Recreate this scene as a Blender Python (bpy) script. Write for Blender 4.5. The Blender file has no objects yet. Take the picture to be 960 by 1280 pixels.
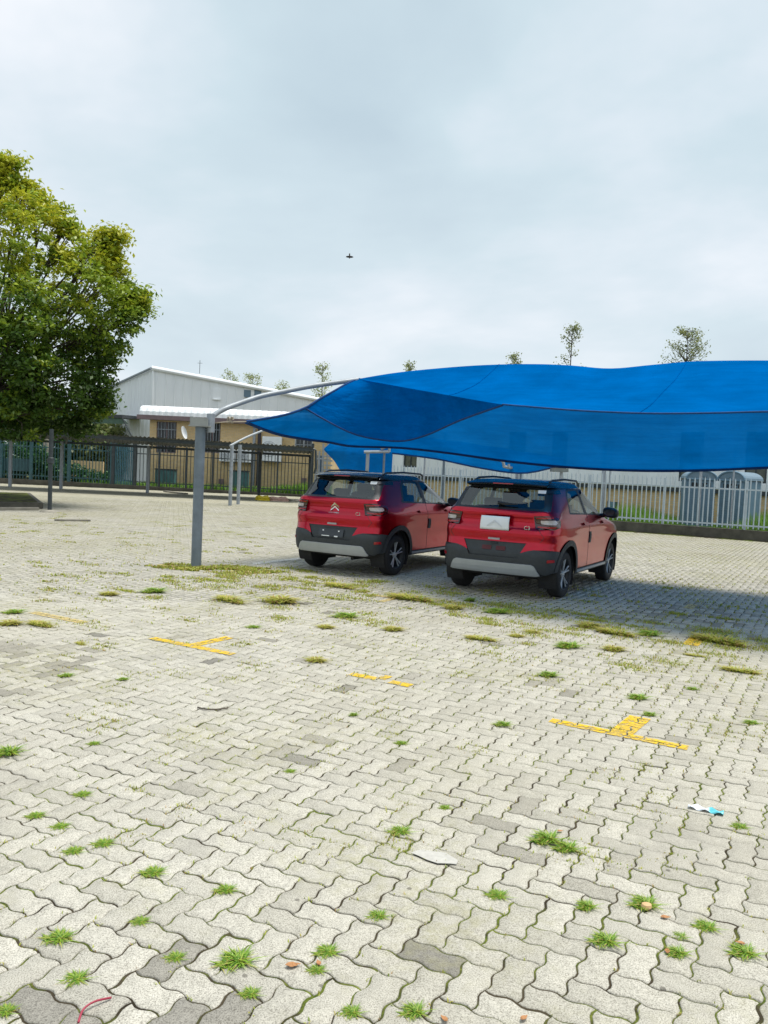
import bpy, bmesh, math, random
import numpy as np
from mathutils import Vector, Matrix
from mathutils.geometry import delaunay_2d_cdt

random.seed(7)
RNG = np.random.default_rng(11)
rad = math.radians
SC = bpy.context.scene
COL = SC.collection

# ------------------------------------------------------------------ camera
F_PX, PITCH, ROLL, EYE = 980.0, rad(2.9), rad(2.55), 1.68
_fw = Vector((0, math.cos(PITCH), -math.sin(PITCH)))
_r0 = Vector((1, 0, 0))
_u0 = _r0.cross(_fw)
_rt = _r0 * math.cos(ROLL) + _u0 * math.sin(ROLL)
_up = _u0 * math.cos(ROLL) - _r0 * math.sin(ROLL)
cam_data = bpy.data.cameras.new('camera')
cam = bpy.data.objects.new('camera', cam_data)
COL.objects.link(cam)
M = Matrix.Identity(4)
for i in range(3):
    M[i][0], M[i][1], M[i][2] = _rt[i], _up[i], -_fw[i]
M[2][3] = EYE
cam.matrix_world = M
cam_data.sensor_fit = 'HORIZONTAL'
cam_data.sensor_width = 36
cam_data.lens = 36 * F_PX / 960
cam_data.clip_end = 3000
SC.camera = cam

# ------------------------------------------------------------------ sky, sun, exposure
SUN_EL, SUN_AZ = rad(75), rad(80)          # azimuth measured from +Y towards +X
world = bpy.data.worlds.new('World')
SC.world = world
world.use_nodes = True
wn, wl = world.node_tree.nodes, world.node_tree.links
wn.clear()
def WN(t, **kw):
    n = wn.new(t)
    for k, v in kw.items():
        setattr(n, k, v)
    return n
w_out = WN('ShaderNodeOutputWorld')
w_bg = WN('ShaderNodeBackground')
sky = WN('ShaderNodeTexSky', sky_type='NISHITA')
sky.sun_disc = False
sky.sun_elevation = SUN_EL
sky.sun_rotation = SUN_AZ
w_bg.inputs['Strength'].default_value = 0.0695
tc = WN('ShaderNodeTexCoord')
sep = WN('ShaderNodeSeparateXYZ')
wl.new(tc.outputs['Generated'], sep.inputs[0])
zc = WN('ShaderNodeMath', operation='MAXIMUM'); zc.inputs[1].default_value = 0.0
wl.new(sep.outputs['Z'], zc.inputs[0])
za = WN('ShaderNodeMath', operation='ADD'); za.inputs[1].default_value = 0.28
wl.new(zc.outputs[0], za.inputs[0])
dx = WN('ShaderNodeMath', operation='DIVIDE'); dy = WN('ShaderNodeMath', operation='DIVIDE')
wl.new(sep.outputs['X'], dx.inputs[0]); wl.new(za.outputs[0], dx.inputs[1])
wl.new(sep.outputs['Y'], dy.inputs[0]); wl.new(za.outputs[0], dy.inputs[1])
comb = WN('ShaderNodeCombineXYZ')
wl.new(dx.outputs[0], comb.inputs[0]); wl.new(dy.outputs[0], comb.inputs[1])
def wnoise(scale, detail, rough, loc):
    mp = WN('ShaderNodeMapping'); mp.inputs['Location'].default_value = loc
    wl.new(comb.outputs[0], mp.inputs[0])
    n = WN('ShaderNodeTexNoise'); n.inputs['Scale'].default_value = scale
    n.inputs['Detail'].default_value = detail; n.inputs['Roughness'].default_value = rough
    n.inputs['Distortion'].default_value = 0.25
    wl.new(mp.outputs[0], n.inputs['Vector'])
    return n
n1 = wnoise(0.95, 6, 0.55, (3.1, 0.4, 0))
n2 = wnoise(2.1, 4, 0.5, (7.3, 5.1, 0))
ramp = WN('ShaderNodeValToRGB')
cr = ramp.color_ramp
cr.elements[0].position = 0.36; cr.elements[0].color = (4.9, 6.0, 6.7, 1)
cr.elements[1].position = 0.66; cr.elements[1].color = (8.7, 8.9, 9.3, 1)
e = cr.elements.new(0.48); e.color = (5.7, 6.85, 7.45, 1)
e = cr.elements.new(0.55); e.color = (6.7, 7.5, 8.1, 1)
mixn = WN('ShaderNodeMath', operation='MULTIPLY_ADD')
mixn.inputs[1].default_value = 0.28
sub = WN('ShaderNodeMath', operation='MULTIPLY'); sub.inputs[1].default_value = 0.72
wl.new(n1.outputs['Fac'], sub.inputs[0])
wl.new(n2.outputs['Fac'], mixn.inputs[0]); wl.new(sub.outputs[0], mixn.inputs[2])
wl.new(mixn.outputs[0], ramp.inputs[0])
# a brighter veil of cloud low over the horizon
hz = WN('ShaderNodeMapRange'); hz.inputs[1].default_value = 0.0; hz.inputs[2].default_value = 0.40
hz.inputs[3].default_value = 0.4; hz.inputs[4].default_value = 0.0
wl.new(sep.outputs['Z'], hz.inputs[0])
veil = WN('ShaderNodeMix', data_type='RGBA')
veil.inputs[7].default_value = (7.6, 8.0, 8.4, 1)
wl.new(hz.outputs[0], veil.inputs[0]); wl.new(ramp.outputs[0], veil.inputs[6])
cover = WN('ShaderNodeMix', data_type='RGBA'); cover.inputs[0].default_value = 0.93
wl.new(sky.outputs[0], cover.inputs[6]); wl.new(veil.outputs[2], cover.inputs[7])
wl.new(cover.outputs[2], w_bg.inputs['Color'])
wl.new(w_bg.outputs[0], w_out.inputs[0])

sun_d = bpy.data.lights.new('sun', 'SUN')
sun_d.energy = 2.7
sun_d.angle = rad(24)
sun_d.color = (1.0, 0.97, 0.91)
sun = bpy.data.objects.new('sun', sun_d)
COL.objects.link(sun)
_sd = Vector((math.sin(SUN_AZ) * math.cos(SUN_EL), math.cos(SUN_AZ) * math.cos(SUN_EL), math.sin(SUN_EL)))
sun.rotation_euler = _sd.to_track_quat('Z', 'Y').to_euler()
sun.location = (0, 0, 60)

SC.view_settings.view_transform = 'Standard'
SC.view_settings.look = 'None'
SC.view_settings.gamma = 1
SC.view_settings.use_curve_mapping = False
SC.view_settings.exposure = 0.74
SC.render.engine = 'CYCLES'
SC.cycles.max_bounces = 8
SC.cycles.transparent_max_bounces = 16
SC.cycles.use_denoising = True

# ------------------------------------------------------------------ geometry helpers
UD = Vector((math.cos(rad(-30)), math.sin(rad(-30)), 0))    # along the rows of pavers
VD = Vector((0.5, math.sqrt(3) / 2, 0))                     # along the parked cars
ZD = Vector((0, 0, 1))
LOT = rad(-30)
def lot(u, v, z=0.0):
    return UD * u + VD * v + ZD * z
def ray(px, py):
    return _fw * F_PX + _rt * (px - 480) - _up * (py - 640)
def at(px, py, Y):
    d = ray(px, py)
    return Vector((0, 0, EYE)) + d * (Y / d.y)
def atv(px, py, v):
    d = ray(px, py)
    return Vector((0, 0, EYE)) + d * (v / d.dot(VD))
def gnd(px, py, z=0.0):
    d = ray(px, py)
    return Vector((0, 0, EYE)) + d * ((z - EYE) / d.z)

def tag(o, label=None, cat=None, group=None, kind=None):
    if label: o['label'] = label
    if cat: o['category'] = cat
    if group: o['group'] = group
    if kind: o['kind'] = kind
    return o
def thing(name, label, cat, loc=(0, 0, 0), rz=0.0, group=None):
    o = bpy.data.objects.new(name, None)
    COL.objects.link(o)
    o.location = loc
    o.rotation_euler = (0, 0, rz)
    o.empty_display_size = 0.2
    return tag(o, label, cat, group)

class MB:
    """Collects verts and faces, then links them as one mesh object."""
    def __init__(s):
        s.v, s.f, s.m, s.mi = [], [], [], 0
    def add(s, verts, faces):
        b = len(s.v)
        s.v += [tuple(x) for x in verts]
        s.f += [tuple(b + i for i in f) for f in faces]
        s.m += [s.mi] * len(faces)
    def box(s, c, size, axes=None):
        c = Vector(c); h = Vector(size) / 2
        ax = axes or (Vector((1, 0, 0)), Vector((0, 1, 0)), Vector((0, 0, 1)))
        vs = [c + ax[0] * (h.x * i) + ax[1] * (h.y * j) + ax[2] * (h.z * k)
              for k in (-1, 1) for j in (-1, 1) for i in (-1, 1)]
        s.add(vs, [(0, 2, 3, 1), (4, 5, 7, 6), (0, 1, 5, 4), (2, 6, 7, 3), (0, 4, 6, 2), (1, 3, 7, 5)])
    def quad(s, a, b, c, d):
        s.add([a, b, c, d], [(0, 1, 2, 3)])
    def tube(s, pts, r, n=8, cap=True):
        pts = [Vector(p) for p in pts]
        rs = r if isinstance(r, (list, tuple)) else [r] * len(pts)
        up = None; rings = []
        for i, p in enumerate(pts):
            t = (pts[min(i + 1, len(pts) - 1)] - pts[max(i - 1, 0)])
            if t.length < 1e-9: t = Vector((0, 0, 1))
            t.normalize()
            if up is None:
                up = t.orthogonal().normalized()
            a = (up - t * up.dot(t))
            if a.length < 1e-6: a = t.orthogonal()
            a.normalize(); up = a
            b = t.cross(a)
            rings.append([p + (a * math.cos(k * 2 * math.pi / n) + b * math.sin(k * 2 * math.pi / n)) * rs[i] for k in range(n)])
        base = len(s.v)
        for rg in rings: s.v += [tuple(q) for q in rg]
        nf = 0
        for i in range(len(rings) - 1):
            for k in range(n):
                a = base + i * n + k; b = base + i * n + (k + 1) % n
                s.f.append((a, b, b + n, a + n)); nf += 1
        if cap:
            s.f.append(tuple(base + k for k in reversed(range(n)))); s.f.append(tuple(base + (len(rings) - 1) * n + k for k in range(n))); nf += 2
        s.m += [s.mi] * nf
    def lathe(s, prof, n=24, origin=(0, 0, 0), axis='Z'):
        o = Vector(origin); rings = []
        base = len(s.v)
        for r, h in prof:
            for k in range(n):
                a = 2 * math.pi * k / n
                if axis == 'Z': q = Vector((r * math.cos(a), r * math.sin(a), h))
                else: q = Vector((h, r * math.cos(a), r * math.sin(a)))
                s.v.append(tuple(o + q))
        for i in range(len(prof) - 1):
            for k in range(n):
                a = base + i * n + k; b = base + i * n + (k + 1) % n
                s.f.append((a, b, b + n, a + n)); s.m.append(s.mi)
    def prism(s, pts, ext):
        """Extrude a closed polygon (list of Vectors) by vector ext."""
        n = len(pts); ext = Vector(ext)
        s.add([Vector(p) for p in pts] + [Vector(p) + ext for p in pts],
              [tuple(reversed(range(n))), tuple(range(n, 2 * n))] + [(i, (i + 1) % n, n + (i + 1) % n, n + i) for i in range(n)])
    def build(s, name, mat, parent=None, smooth=False, bevel=0.0, local=False):
        me = bpy.data.meshes.new(name)
        vs = s.v
        if parent is not None and not local:            # points were given in world space
            inv = (Matrix.Translation(parent.location) @ parent.rotation_euler.to_matrix().to_4x4()).inverted() if parent.parent is None else Matrix.Identity(4)
            vs = [tuple(inv @ Vector(p)) for p in vs]
        me.from_pydata(vs, [], s.f)
        mats = mat if isinstance(mat, (list, tuple)) else [mat]
        for m_ in mats: me.materials.append(m_)
        if len(mats) > 1: me.polygons.foreach_set('material_index', s.m)
        bm = bmesh.new(); bm.from_mesh(me)
        bmesh.ops.recalc_face_normals(bm, faces=bm.faces)
        if bevel:
            bmesh.ops.bevel(bm, geom=[e for e in bm.edges if len(e.link_faces) == 2 and e.calc_face_angle(0) > 0.5], offset=bevel, segments=2, affect='EDGES', clamp_overlap=True)
        bm.to_mesh(me); bm.free()
        if smooth:
            me.polygons.foreach_set('use_smooth', [True] * len(me.polygons))
            try: me.set_sharp_from_angle(angle=rad(40))
            except Exception: pass
        me.update()
        o = bpy.data.objects.new(name, me)
        COL.objects.link(o)
        if parent is not None: o.parent = parent
        return o

def np_mesh(name, verts, faces_flat, face_len, mat, attrs=None, smooth=False):
    """Fast mesh: verts (N,3), faces_flat loop indices, face_len per face."""
    me = bpy.data.meshes.new(name)
    verts = np.asarray(verts, np.float32)
    me.vertices.add(len(verts)); me.vertices.foreach_set('co', verts.ravel())
    me.loops.add(len(faces_flat)); me.loops.foreach_set('vertex_index', np.asarray(faces_flat, np.int32))
    fl = np.asarray(face_len, np.int32)
    me.polygons.add(len(fl))
    me.polygons.foreach_set('loop_start', np.concatenate([[0], np.cumsum(fl)[:-1]]).astype(np.int32))
    me.polygons.foreach_set('loop_total', fl)
    for k, a in (attrs or {}).items():
        at_ = me.attributes.new(k, 'FLOAT', 'POINT')
        at_.data.foreach_set('value', np.asarray(a, np.float32))
    if smooth: me.polygons.foreach_set('use_smooth', np.ones(len(fl), bool))
    me.materials.append(mat)
    me.update(calc_edges=True); me.validate()
    o = bpy.data.objects.new(name, me)
    COL.objects.link(o)
    return o

# ------------------------------------------------------------------ materials
class NT:
    def __init__(s, name):
        s.mat = bpy.data.materials.new(name); s.mat.use_nodes = True
        s.n, s.l = s.mat.node_tree.nodes, s.mat.node_tree.links
        s.b = s.n['Principled BSDF']; s.out = s.n['Material Output']
        s._tc = None
    def tc(s, kind='Object'):
        if s._tc is None: s._tc = s.n.new('ShaderNodeTexCoord')
        return s._tc.outputs[kind]
    def link(s, a, b): s.l.new(a, b)
    def noise(s, scale, detail=3, rough=0.55, vec=None, sc3=None, kind='Object', dist=0.0):
        n = s.n.new('ShaderNodeTexNoise')
        n.inputs['Scale'].default_value = scale; n.inputs['Detail'].default_value = detail
        n.inputs['Roughness'].default_value = rough; n.inputs['Distortion'].default_value = dist
        v = vec or s.tc(kind)
        if sc3:
            mp = s.n.new('ShaderNodeMapping'); mp.inputs['Scale'].default_value = sc3
            s.link(v, mp.inputs[0]); v = mp.outputs[0]
        s.link(v, n.inputs['Vector'])
        return n.outputs['Fac']
    def ramp(s, fac, stops):
        r = s.n.new('ShaderNodeValToRGB'); c = r.color_ramp
        while len(c.elements) < len(stops): c.elements.new(0.5)
        for e_, (p, col) in zip(c.elements, stops):
            e_.position = p; e_.color = (*col, 1) if len(col) == 3 else col
        s.link(fac, r.inputs[0]); return r.outputs[0]
    def mix(s, fac, a, b, mode='MIX'):
        m = s.n.new('ShaderNodeMix'); m.data_type = 'RGBA'; m.blend_type = mode
        for sock, val in ((0, fac), (6, a), (7, b)):
            if isinstance(val, (int, float)): m.inputs[sock].default_value = val
            elif isinstance(val, tuple): m.inputs[sock].default_value = (*val, 1)[:4]
            else: s.link(val, m.inputs[sock])
        return m.outputs[2]
    def math(s, op, a, b=0.0, clamp=False):
        m = s.n.new('ShaderNodeMath'); m.operation = op; m.use_clamp = clamp
        for i_, val in enumerate((a, b)):
            if isinstance(val, (int, float)): m.inputs[i_].default_value = val
            else: s.link(val, m.inputs[i_])
        return m.outputs[0]
    def mapr(s, v, a, b, c=0.0, d=1.0):
        m = s.n.new('ShaderNodeMapRange')
        s.link(v, m.inputs[0])
        for i_, q in enumerate((a, b, c, d)): m.inputs[i_ + 1].default_value = q
        return m.outputs[0]
    def bump(s, h, strength=0.3, dist=0.01):
        b_ = s.n.new('ShaderNodeBump'); b_.inputs['Strength'].default_value = strength; b_.inputs['Distance'].default_value = dist
        s.link(h, b_.inputs['Height']); s.link(b_.outputs[0], s.b.inputs['Normal']); return b_
    def attr(s, name):
        a = s.n.new('ShaderNodeAttribute'); a.attribute_name = name; return a.outputs['Fac']
    def set(s, **kw):
        for k, v in kw.items():
            k = k.replace('_', ' ')
            key = {'color': 'Base Color', 'rough': 'Roughness', 'metal': 'Metallic', 'spec': 'Specular IOR Level', 'coat': 'Coat Weight',
                   'coatr': 'Coat Roughness', 'trans': 'Transmission Weight', 'ior': 'IOR'}.get(k, k)
            if isinstance(v, (int, float)): s.b.inputs[key].default_value = v
            elif isinstance(v, tuple): s.b.inputs[key].default_value = (*v, 1)[:4]
            else: s.link(v, s.b.inputs[key])
        return s

def basic(name, col, rough=0.6, metal=0.0, var=0.15, scale=6.0, bump=0.0, bscale=60.0, coat=0.0, spec=0.5):
    """Plain surface with uneven tone and roughness."""
    t = NT(name)
    f = t.noise(scale, 4, 0.6)
    lo = tuple(c * (1 - var) for c in col); hi = tuple(min(1, c * (1 + var)) for c in col)
    t.set(color=t.ramp(f, [(0.3, lo), (0.7, hi)]), metal=metal, coat=coat, spec=spec)
    t.set(rough=t.mapr(t.noise(scale * 3, 3), 0.3, 0.7, max(0.02, rough - 0.08), min(1, rough + 0.08)))
    if bump: t.bump(t.noise(bscale, 4), bump, 0.005)
    return t.mat

MAT = {}
MAT['galv'] = basic('galvanised_steel', (0.33, 0.36, 0.40), 0.5, 0.35, 0.18, 9)
MAT['galv_pale'] = basic('pale_galvanised', (0.46, 0.53, 0.58), 0.5, 0.1, 0.1, 5)
MAT['pole_grey'] = basic('grey_painted_pole', (0.15, 0.185, 0.22), 0.5, 0.0, 0.2, 5, 0.1)
MAT['arm_grey'] = basic('pale_pipe', (0.30, 0.325, 0.35), 0.45, 0.1, 0.15, 5)
MAT['dark_steel'] = basic('dark_painted_steel', (0.035, 0.045, 0.05), 0.5, 0.0, 0.3, 6)
MAT['teal_steel'] = basic('dark_teal_steel', (0.03, 0.085, 0.10), 0.5, 0.0, 0.3, 6)
MAT['black_plastic'] = basic('black_plastic', (0.030, 0.036, 0.042), 0.55, 0.0, 0.15, 12, 0.15, 300)
MAT['rubber'] = basic('tyre_rubber', (0.016, 0.016, 0.018), 0.75, 0.0, 0.2, 20)
MAT['silver'] = basic('satin_silver', (0.40, 0.425, 0.455), 0.36, 0.3, 0.06, 6)
MAT['chrome'] = basic('chrome', (0.75, 0.76, 0.78), 0.18, 1.0, 0.03, 6)
MAT['gloss_black'] = basic('gloss_black', (0.012, 0.014, 0.018), 0.42, 0.0, 0.1, 6, coat=0.0)
MAT['roof_black'] = basic('black_roof_paint', (0.008, 0.012, 0.014), 0.25, 0.0, 0.1, 6, coat=0.35, spec=0.35)
MAT['interior'] = basic('car_interior', (0.03, 0.032, 0.036), 0.8, 0.0, 0.2, 8)
MAT['white_paper'] = basic('white_paper', (0.80, 0.82, 0.84), 0.7, 0.0, 0.04, 4)
MAT['red_lens'] = basic('red_lens', (0.36, 0.008, 0.015), 0.15, 0.0, 0.1, 20, coat=0.8)
MAT['dark_lens'] = basic('smoked_red_lens', (0.045, 0.004, 0.006), 0.14, 0.0, 0.1, 20, coat=1.0)
MAT['clear_lens'] = basic('clear_lens', (0.50, 0.47, 0.49), 0.15, 0.2, 0.1, 20, coat=1.0)
MAT['bark'] = basic('bark', (0.07, 0.055, 0.042), 0.9, 0.0, 0.35, 7, 0.5, 30)
MAT['concrete'] = basic('weathered_concrete', (0.26, 0.24, 0.20), 0.9, 0.0, 0.25, 4, 0.3, 40)
MAT['dark_concrete'] = basic('dark_weathered_concrete', (0.085, 0.078, 0.062), 0.9, 0.0, 0.35, 3, 0.3, 40)
MAT['white_paint'] = basic('white_painted_metal', (0.78, 0.80, 0.82), 0.5, 0.0, 0.06, 3)
MAT['fascia'] = basic('dusty_brown_fascia', (0.20, 0.14, 0.145), 0.7, 0.0, 0.15, 3)
MAT['dark_glass'] = basic('dark_window_glass', (0.03, 0.035, 0.04), 0.12, 0.0, 0.3, 2)
MAT['curtain_glass'] = basic('brownish_window_glass', (0.11, 0.115, 0.085), 0.25, 0.0, 0.35, 2.5)
MAT['teal_plastic'] = basic('teal_plastic', (0.06, 0.16, 0.17), 0.6, 0.0, 0.2, 3)
MAT['slate_plastic'] = basic('slate_blue_plastic', (0.13, 0.22, 0.30), 0.6, 0.0, 0.12, 3)
MAT['slate_pale'] = basic('pale_slate_plastic', (0.14, 0.21, 0.27), 0.6, 0.0, 0.1, 3)
MAT['ink'] = basic('dark_ink', (0.02, 0.025, 0.03), 0.7)
MAT['leaf_dry'] = basic('dry_leaf', (0.42, 0.20, 0.08), 0.8, 0.0, 0.35, 30)

def m_carpaint():
    t = NT('crimson_metallic_paint')
    f = t.noise(900, 1)
    t.set(color=t.ramp(f, [(0.3, (0.38, 0.001, 0.014)), (0.75, (0.60, 0.002, 0.030))]), metal=0.9, rough=0.30, coat=0.7, coatr=0.03)
    return t.mat
MAT['car_paint'] = m_carpaint()

def m_glass(name, tint, refl=0.13):
    t = NT(name)
    tr = t.n.new('ShaderNodeBsdfTransparent'); tr.inputs[0].default_value = (*tint, 1)
    gl = t.n.new('ShaderNodeBsdfGlossy'); gl.inputs['Roughness'].default_value = 0.02
    lw = t.n.new('ShaderNodeLayerWeight'); lw.inputs[0].default_value = 0.5
    fr = t.math('ADD', t.math('MULTIPLY', t.math('POWER', lw.outputs['Facing'], 4.0), 0.85), refl)
    ms = t.n.new('ShaderNodeMixShader')
    t.link(fr, ms.inputs[0]); t.link(tr.outputs[0], ms.inputs[1]); t.link(gl.outputs[0], ms.inputs[2])
    t.link(ms.outputs[0], t.out.inputs[0])
    return t.mat
MAT['car_glass'] = m_glass('tinted_car_glass', (0.62, 0.70, 0.70))
MAT['clear_glass'] = m_glass('clear_car_glass', (0.86, 0.90, 0.89))

def m_paver():
    t = NT('concrete_paver')
    tone = t.attr('tone'); ob = t.tc('Object')
    base = t.ramp(tone, [(0.0, (0.17, 0.162, 0.148)), (0.09, (0.27, 0.255, 0.225)), (0.14, (0.362, 0.345, 0.304)), (0.55, (0.41, 0.391, 0.347)), (1.0, (0.45, 0.43, 0.383))])
    spk = t.noise(210, 2, 0.8)
    c = t.mix(0.85, base, t.ramp(spk, [(0.36, (0.40, 0.385, 0.36)), (0.48, (1.0, 1.0, 1.0)), (0.64, (1.36, 1.36, 1.33))]), 'MULTIPLY')
    mott = t.noise(22, 4, 0.65)
    c = t.mix(0.7, c, t.ramp(mott, [(0.3, (0.80, 0.79, 0.76)), (0.65, (1.06, 1.05, 1.03))]), 'MULTIPLY')
    stain = t.noise(0.9, 5, 0.62, dist=0.6)
    c = t.mix(t.mapr(stain, 0.57, 0.72, 0.0, 0.62), c, (0.25, 0.235, 0.21))
    moss = t.noise(0.42, 6, 0.68, dist=0.4)
    moss2 = t.noise(14, 4, 0.7)
    sy = t.n.new('ShaderNodeSeparateXYZ'); t.link(ob, sy.inputs[0])
    moss = t.math('ADD', moss, t.mapr(sy.outputs['Y'], 9, 40, 0.0, 0.24))
    mf = t.math('MULTIPLY', t.mapr(moss, 0.50, 0.68, 0.0, 0.75), t.mapr(moss2, 0.42, 0.62, 0.0, 1.0), True)
    c = t.mix(mf, c, (0.27, 0.255, 0.12))
    c = t.mix(t.mapr(t.noise(0.16, 3, 0.6), 0.40, 0.65, 0.0, 0.30), c, (0.30, 0.27, 0.19))
    spots = t.n.new('ShaderNodeTexVoronoi'); spots.inputs['Scale'].default_value = 5.0
    t.link(ob, spots.inputs['Vector'])
    c = t.mix(t.mapr(spots.outputs['Distance'], 0.045, 0.06, 0.7, 0.0), c, (0.10, 0.09, 0.075))
    t.set(color=c, rough=0.93, spec=0.25)
    t.bump(t.math('ADD', t.noise(150, 4, 0.7), t.noise(25, 2)), 0.35, 0.004)
    return t.mat
MAT['paver'] = m_paver()
def m_soil(name='joint_soil'):
    t = NT(name)
    c = t.ramp(t.noise(3.5, 5, 0.65), [(0.35, (0.028, 0.022, 0.015)), (0.6, (0.062, 0.05, 0.032))])
    m = t.mapr(t.noise(1.9, 6, 0.75), 0.46, 0.56)
    c = t.mix(m, c, t.ramp(t.noise(40, 3), [(0.35, (0.05, 0.075, 0.012)), (0.7, (0.16, 0.18, 0.035))]))
    t.set(color=c, rough=1.0, spec=0.1); t.bump(t.noise(120, 3), 0.6, 0.006)
    return t.mat
MAT['soil'] = m_soil()
def m_paint(name, col):
    t = NT(name)
    w = t.mapr(t.noise(30, 5, 0.7), 0.40, 0.60)
    c = t.mix(w, col, tuple(q * 0.82 for q in col))
    c = t.mix(t.mapr(t.noise(7, 5, 0.7), 0.45, 0.7, 0.0, 0.5), c, (0.33, 0.28, 0.16))
    t.set(color=c, rough=0.75); t.bump(t.noise(150, 3), 0.3, 0.003)
    a = t.mapr(t.noise(24, 8, 0.85), 0.38, 0.52)
    t.set(Alpha=a)
    return t.mat
MAT['yellow'] = m_paint('yellow_road_paint', (0.72, 0.46, 0.0))
MAT['orange_faded'] = m_paint('faded_yellow_paint', (0.55, 0.42, 0.16))
MAT['white_road'] = m_paint('white_road_paint', (0.68, 0.67, 0.62))
def m_brick():
    t = NT('yellow_face_brick')
    b = t.n.new('ShaderNodeTexBrick')
    b.inputs['Scale'].default_value = 1.0
    b.inputs['Brick Width'].default_value = 0.235; b.inputs['Row Height'].default_value = 0.085; b.inputs['Mortar Size'].default_value = 0.011
    b.inputs['Color1'].default_value = (0.74, 0.53, 0.27, 1); b.inputs['Color2'].default_value = (0.64, 0.44, 0.20, 1); b.inputs['Mortar'].default_value = (0.52, 0.45, 0.34, 1)
    uv = t.n.new('ShaderNodeUVMap')
    t.link(uv.outputs[0], b.inputs['Vector'])
    n = t.noise(1.2, 4)
    t.set(color=t.mix(0.6, b.outputs['Color'], t.ramp(n, [(0.3, (0.84, 0.80, 0.76)), (0.7, (1.1, 1.08, 1.02))]), 'MULTIPLY'), rough=0.9)
    return t.mat
MAT['brick'] = m_brick()
def m_sheet(name, col, pitch=0.0):
    t = NT(name)
    n = t.noise(1.0, 4, 0.6, sc3=(1, 1, 0.25))
    t.set(color=t.ramp(n, [(0.3, tuple(c * 0.88 for c in col)), (0.7, col)]), rough=0.55, metal=0.0)
    return t.mat
MAT['sheet_white'] = m_sheet('white_sheet_cladding', (0.90, 0.915, 0.93))
MAT['sheet_dark'] = m_sheet('dark_roof_sheet', (0.05, 0.055, 0.06))

def m_net(name, col, trans=0.2, weave=True):
    """Knitted shade cloth: part reflects, part passes light, tiny holes show what lies behind."""
    t = NT(name)
    f = t.noise(1.3, 4, 0.6)
    st = t.noise(1.0, 3, 0.6, sc3=(0.5, 9, 14))
    c = t.ramp(f, [(0.3, tuple(q * 0.80 for q in col)), (0.7, tuple(min(1, q * 1.12) for q in col))])
    c = t.mix(0.5, c, t.ramp(st, [(0.3, (0.72, 0.76, 0.8)), (0.7, (1.15, 1.12, 1.1))]), 'MULTIPLY')
    d = t.n.new('ShaderNodeBsdfDiffuse'); tl = t.n.new('ShaderNodeBsdfTranslucent'); tp = t.n.new('ShaderNodeBsdfTransparent')
    t.link(c, d.inputs[0]); t.link(c, tl.inputs[0])
    m1 = t.n.new('ShaderNodeMixShader'); m1.inputs[0].default_value = 0.33
    t.link(d.outputs[0], m1.inputs[1]); t.link(tl.outputs[0], m1.inputs[2])
    tp.inputs[0].default_value = (0.05, 0.32, 0.66, 1)
    m2 = t.n.new('ShaderNodeMixShader')
    t.link(t.mapr(st, 0.3, 0.7, trans * 0.7, trans * 1.3), m2.inputs[0])
    t.link(m1.outputs[0], m2.inputs[1]); t.link(tp.outputs[0], m2.inputs[2])
    t.link(m2.outputs[0], t.out.inputs[0])
    b_ = t.n.new('ShaderNodeBump'); b_.inputs['Strength'].default_value = 0.7; b_.inputs['Distance'].default_value = 0.08
    t.link(t.noise(1.1, 4, 0.55, sc3=(0.45, 2.2, 3.2)), b_.inputs['Height'])
    t.link(b_.outputs[0], d.inputs['Normal']); t.link(b_.outputs[0], tl.inputs['Normal'])
    return t.mat
MAT['net'] = m_net('blue_shade_cloth', (0.0, 0.145, 0.47), 0.12)
MAT['net_far'] = m_net('blue_shade_cloth_old', (0.0, 0.15, 0.50), 0.10)
MAT['hem'] = basic('dark_blue_webbing', (0.002, 0.045, 0.17), 0.9, 0.0, 0.2, 6)

def m_leaf(name, stops, trl=0.35):
    t = NT(name)
    tone = t.attr('tone')
    c = t.ramp(tone, stops)
    d = t.n.new('ShaderNodeBsdfDiffuse'); tl = t.n.new('ShaderNodeBsdfTranslucent')
    gl = t.n.new('ShaderNodeBsdfGlossy'); gl.inputs['Roughness'].default_value = 0.45
    t.link(c, d.inputs[0]); t.link(c, tl.inputs[0])
    m1 = t.n.new('ShaderNodeMixShader'); m1.inputs[0].default_value = trl
    t.link(d.outputs[0], m1.inputs[1]); t.link(tl.outputs[0], m1.inputs[2])
    m2 = t.n.new('ShaderNodeMixShader'); m2.inputs[0].default_value = 0.04
    t.link(m1.outputs[0], m2.inputs[1]); t.link(gl.outputs[0], m2.inputs[2])
    t.link(m2.outputs[0], t.out.inputs[0])
    return t.mat
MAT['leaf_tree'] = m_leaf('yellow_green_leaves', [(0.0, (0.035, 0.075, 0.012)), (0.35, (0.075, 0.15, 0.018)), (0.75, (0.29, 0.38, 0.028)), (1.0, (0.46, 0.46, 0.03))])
MAT['leaf_far'] = m_leaf('grey_green_leaves', [(0.0, (0.14, 0.19, 0.06)), (1.0, (0.36, 0.38, 0.16))], 0.5)
MAT['leaf_shrub'] = m_leaf('dark_shrub_leaves', [(0.0, (0.015, 0.06, 0.025)), (1.0, (0.06, 0.17, 0.05))])
MAT['grass'] = m_leaf('weed_blades', [(0.0, (0.09, 0.22, 0.02)), (0.5, (0.24, 0.40, 0.04)), (0.85, (0.46, 0.48, 0.08)), (1.0, (0.44, 0.30, 0.12))], 0.35)
MAT['long_grass'] = m_leaf('long_grass_blades', [(0.0, (0.07, 0.19, 0.02)), (1.0, (0.26, 0.44, 0.06))], 0.4)
MAT['weed_dry'] = m_leaf('yellowish_moss_weed', [(0.0, (0.20, 0.28, 0.03)), (0.6, (0.44, 0.46, 0.07)), (1.0, (0.42, 0.27, 0.12))], 0.3)

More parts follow.
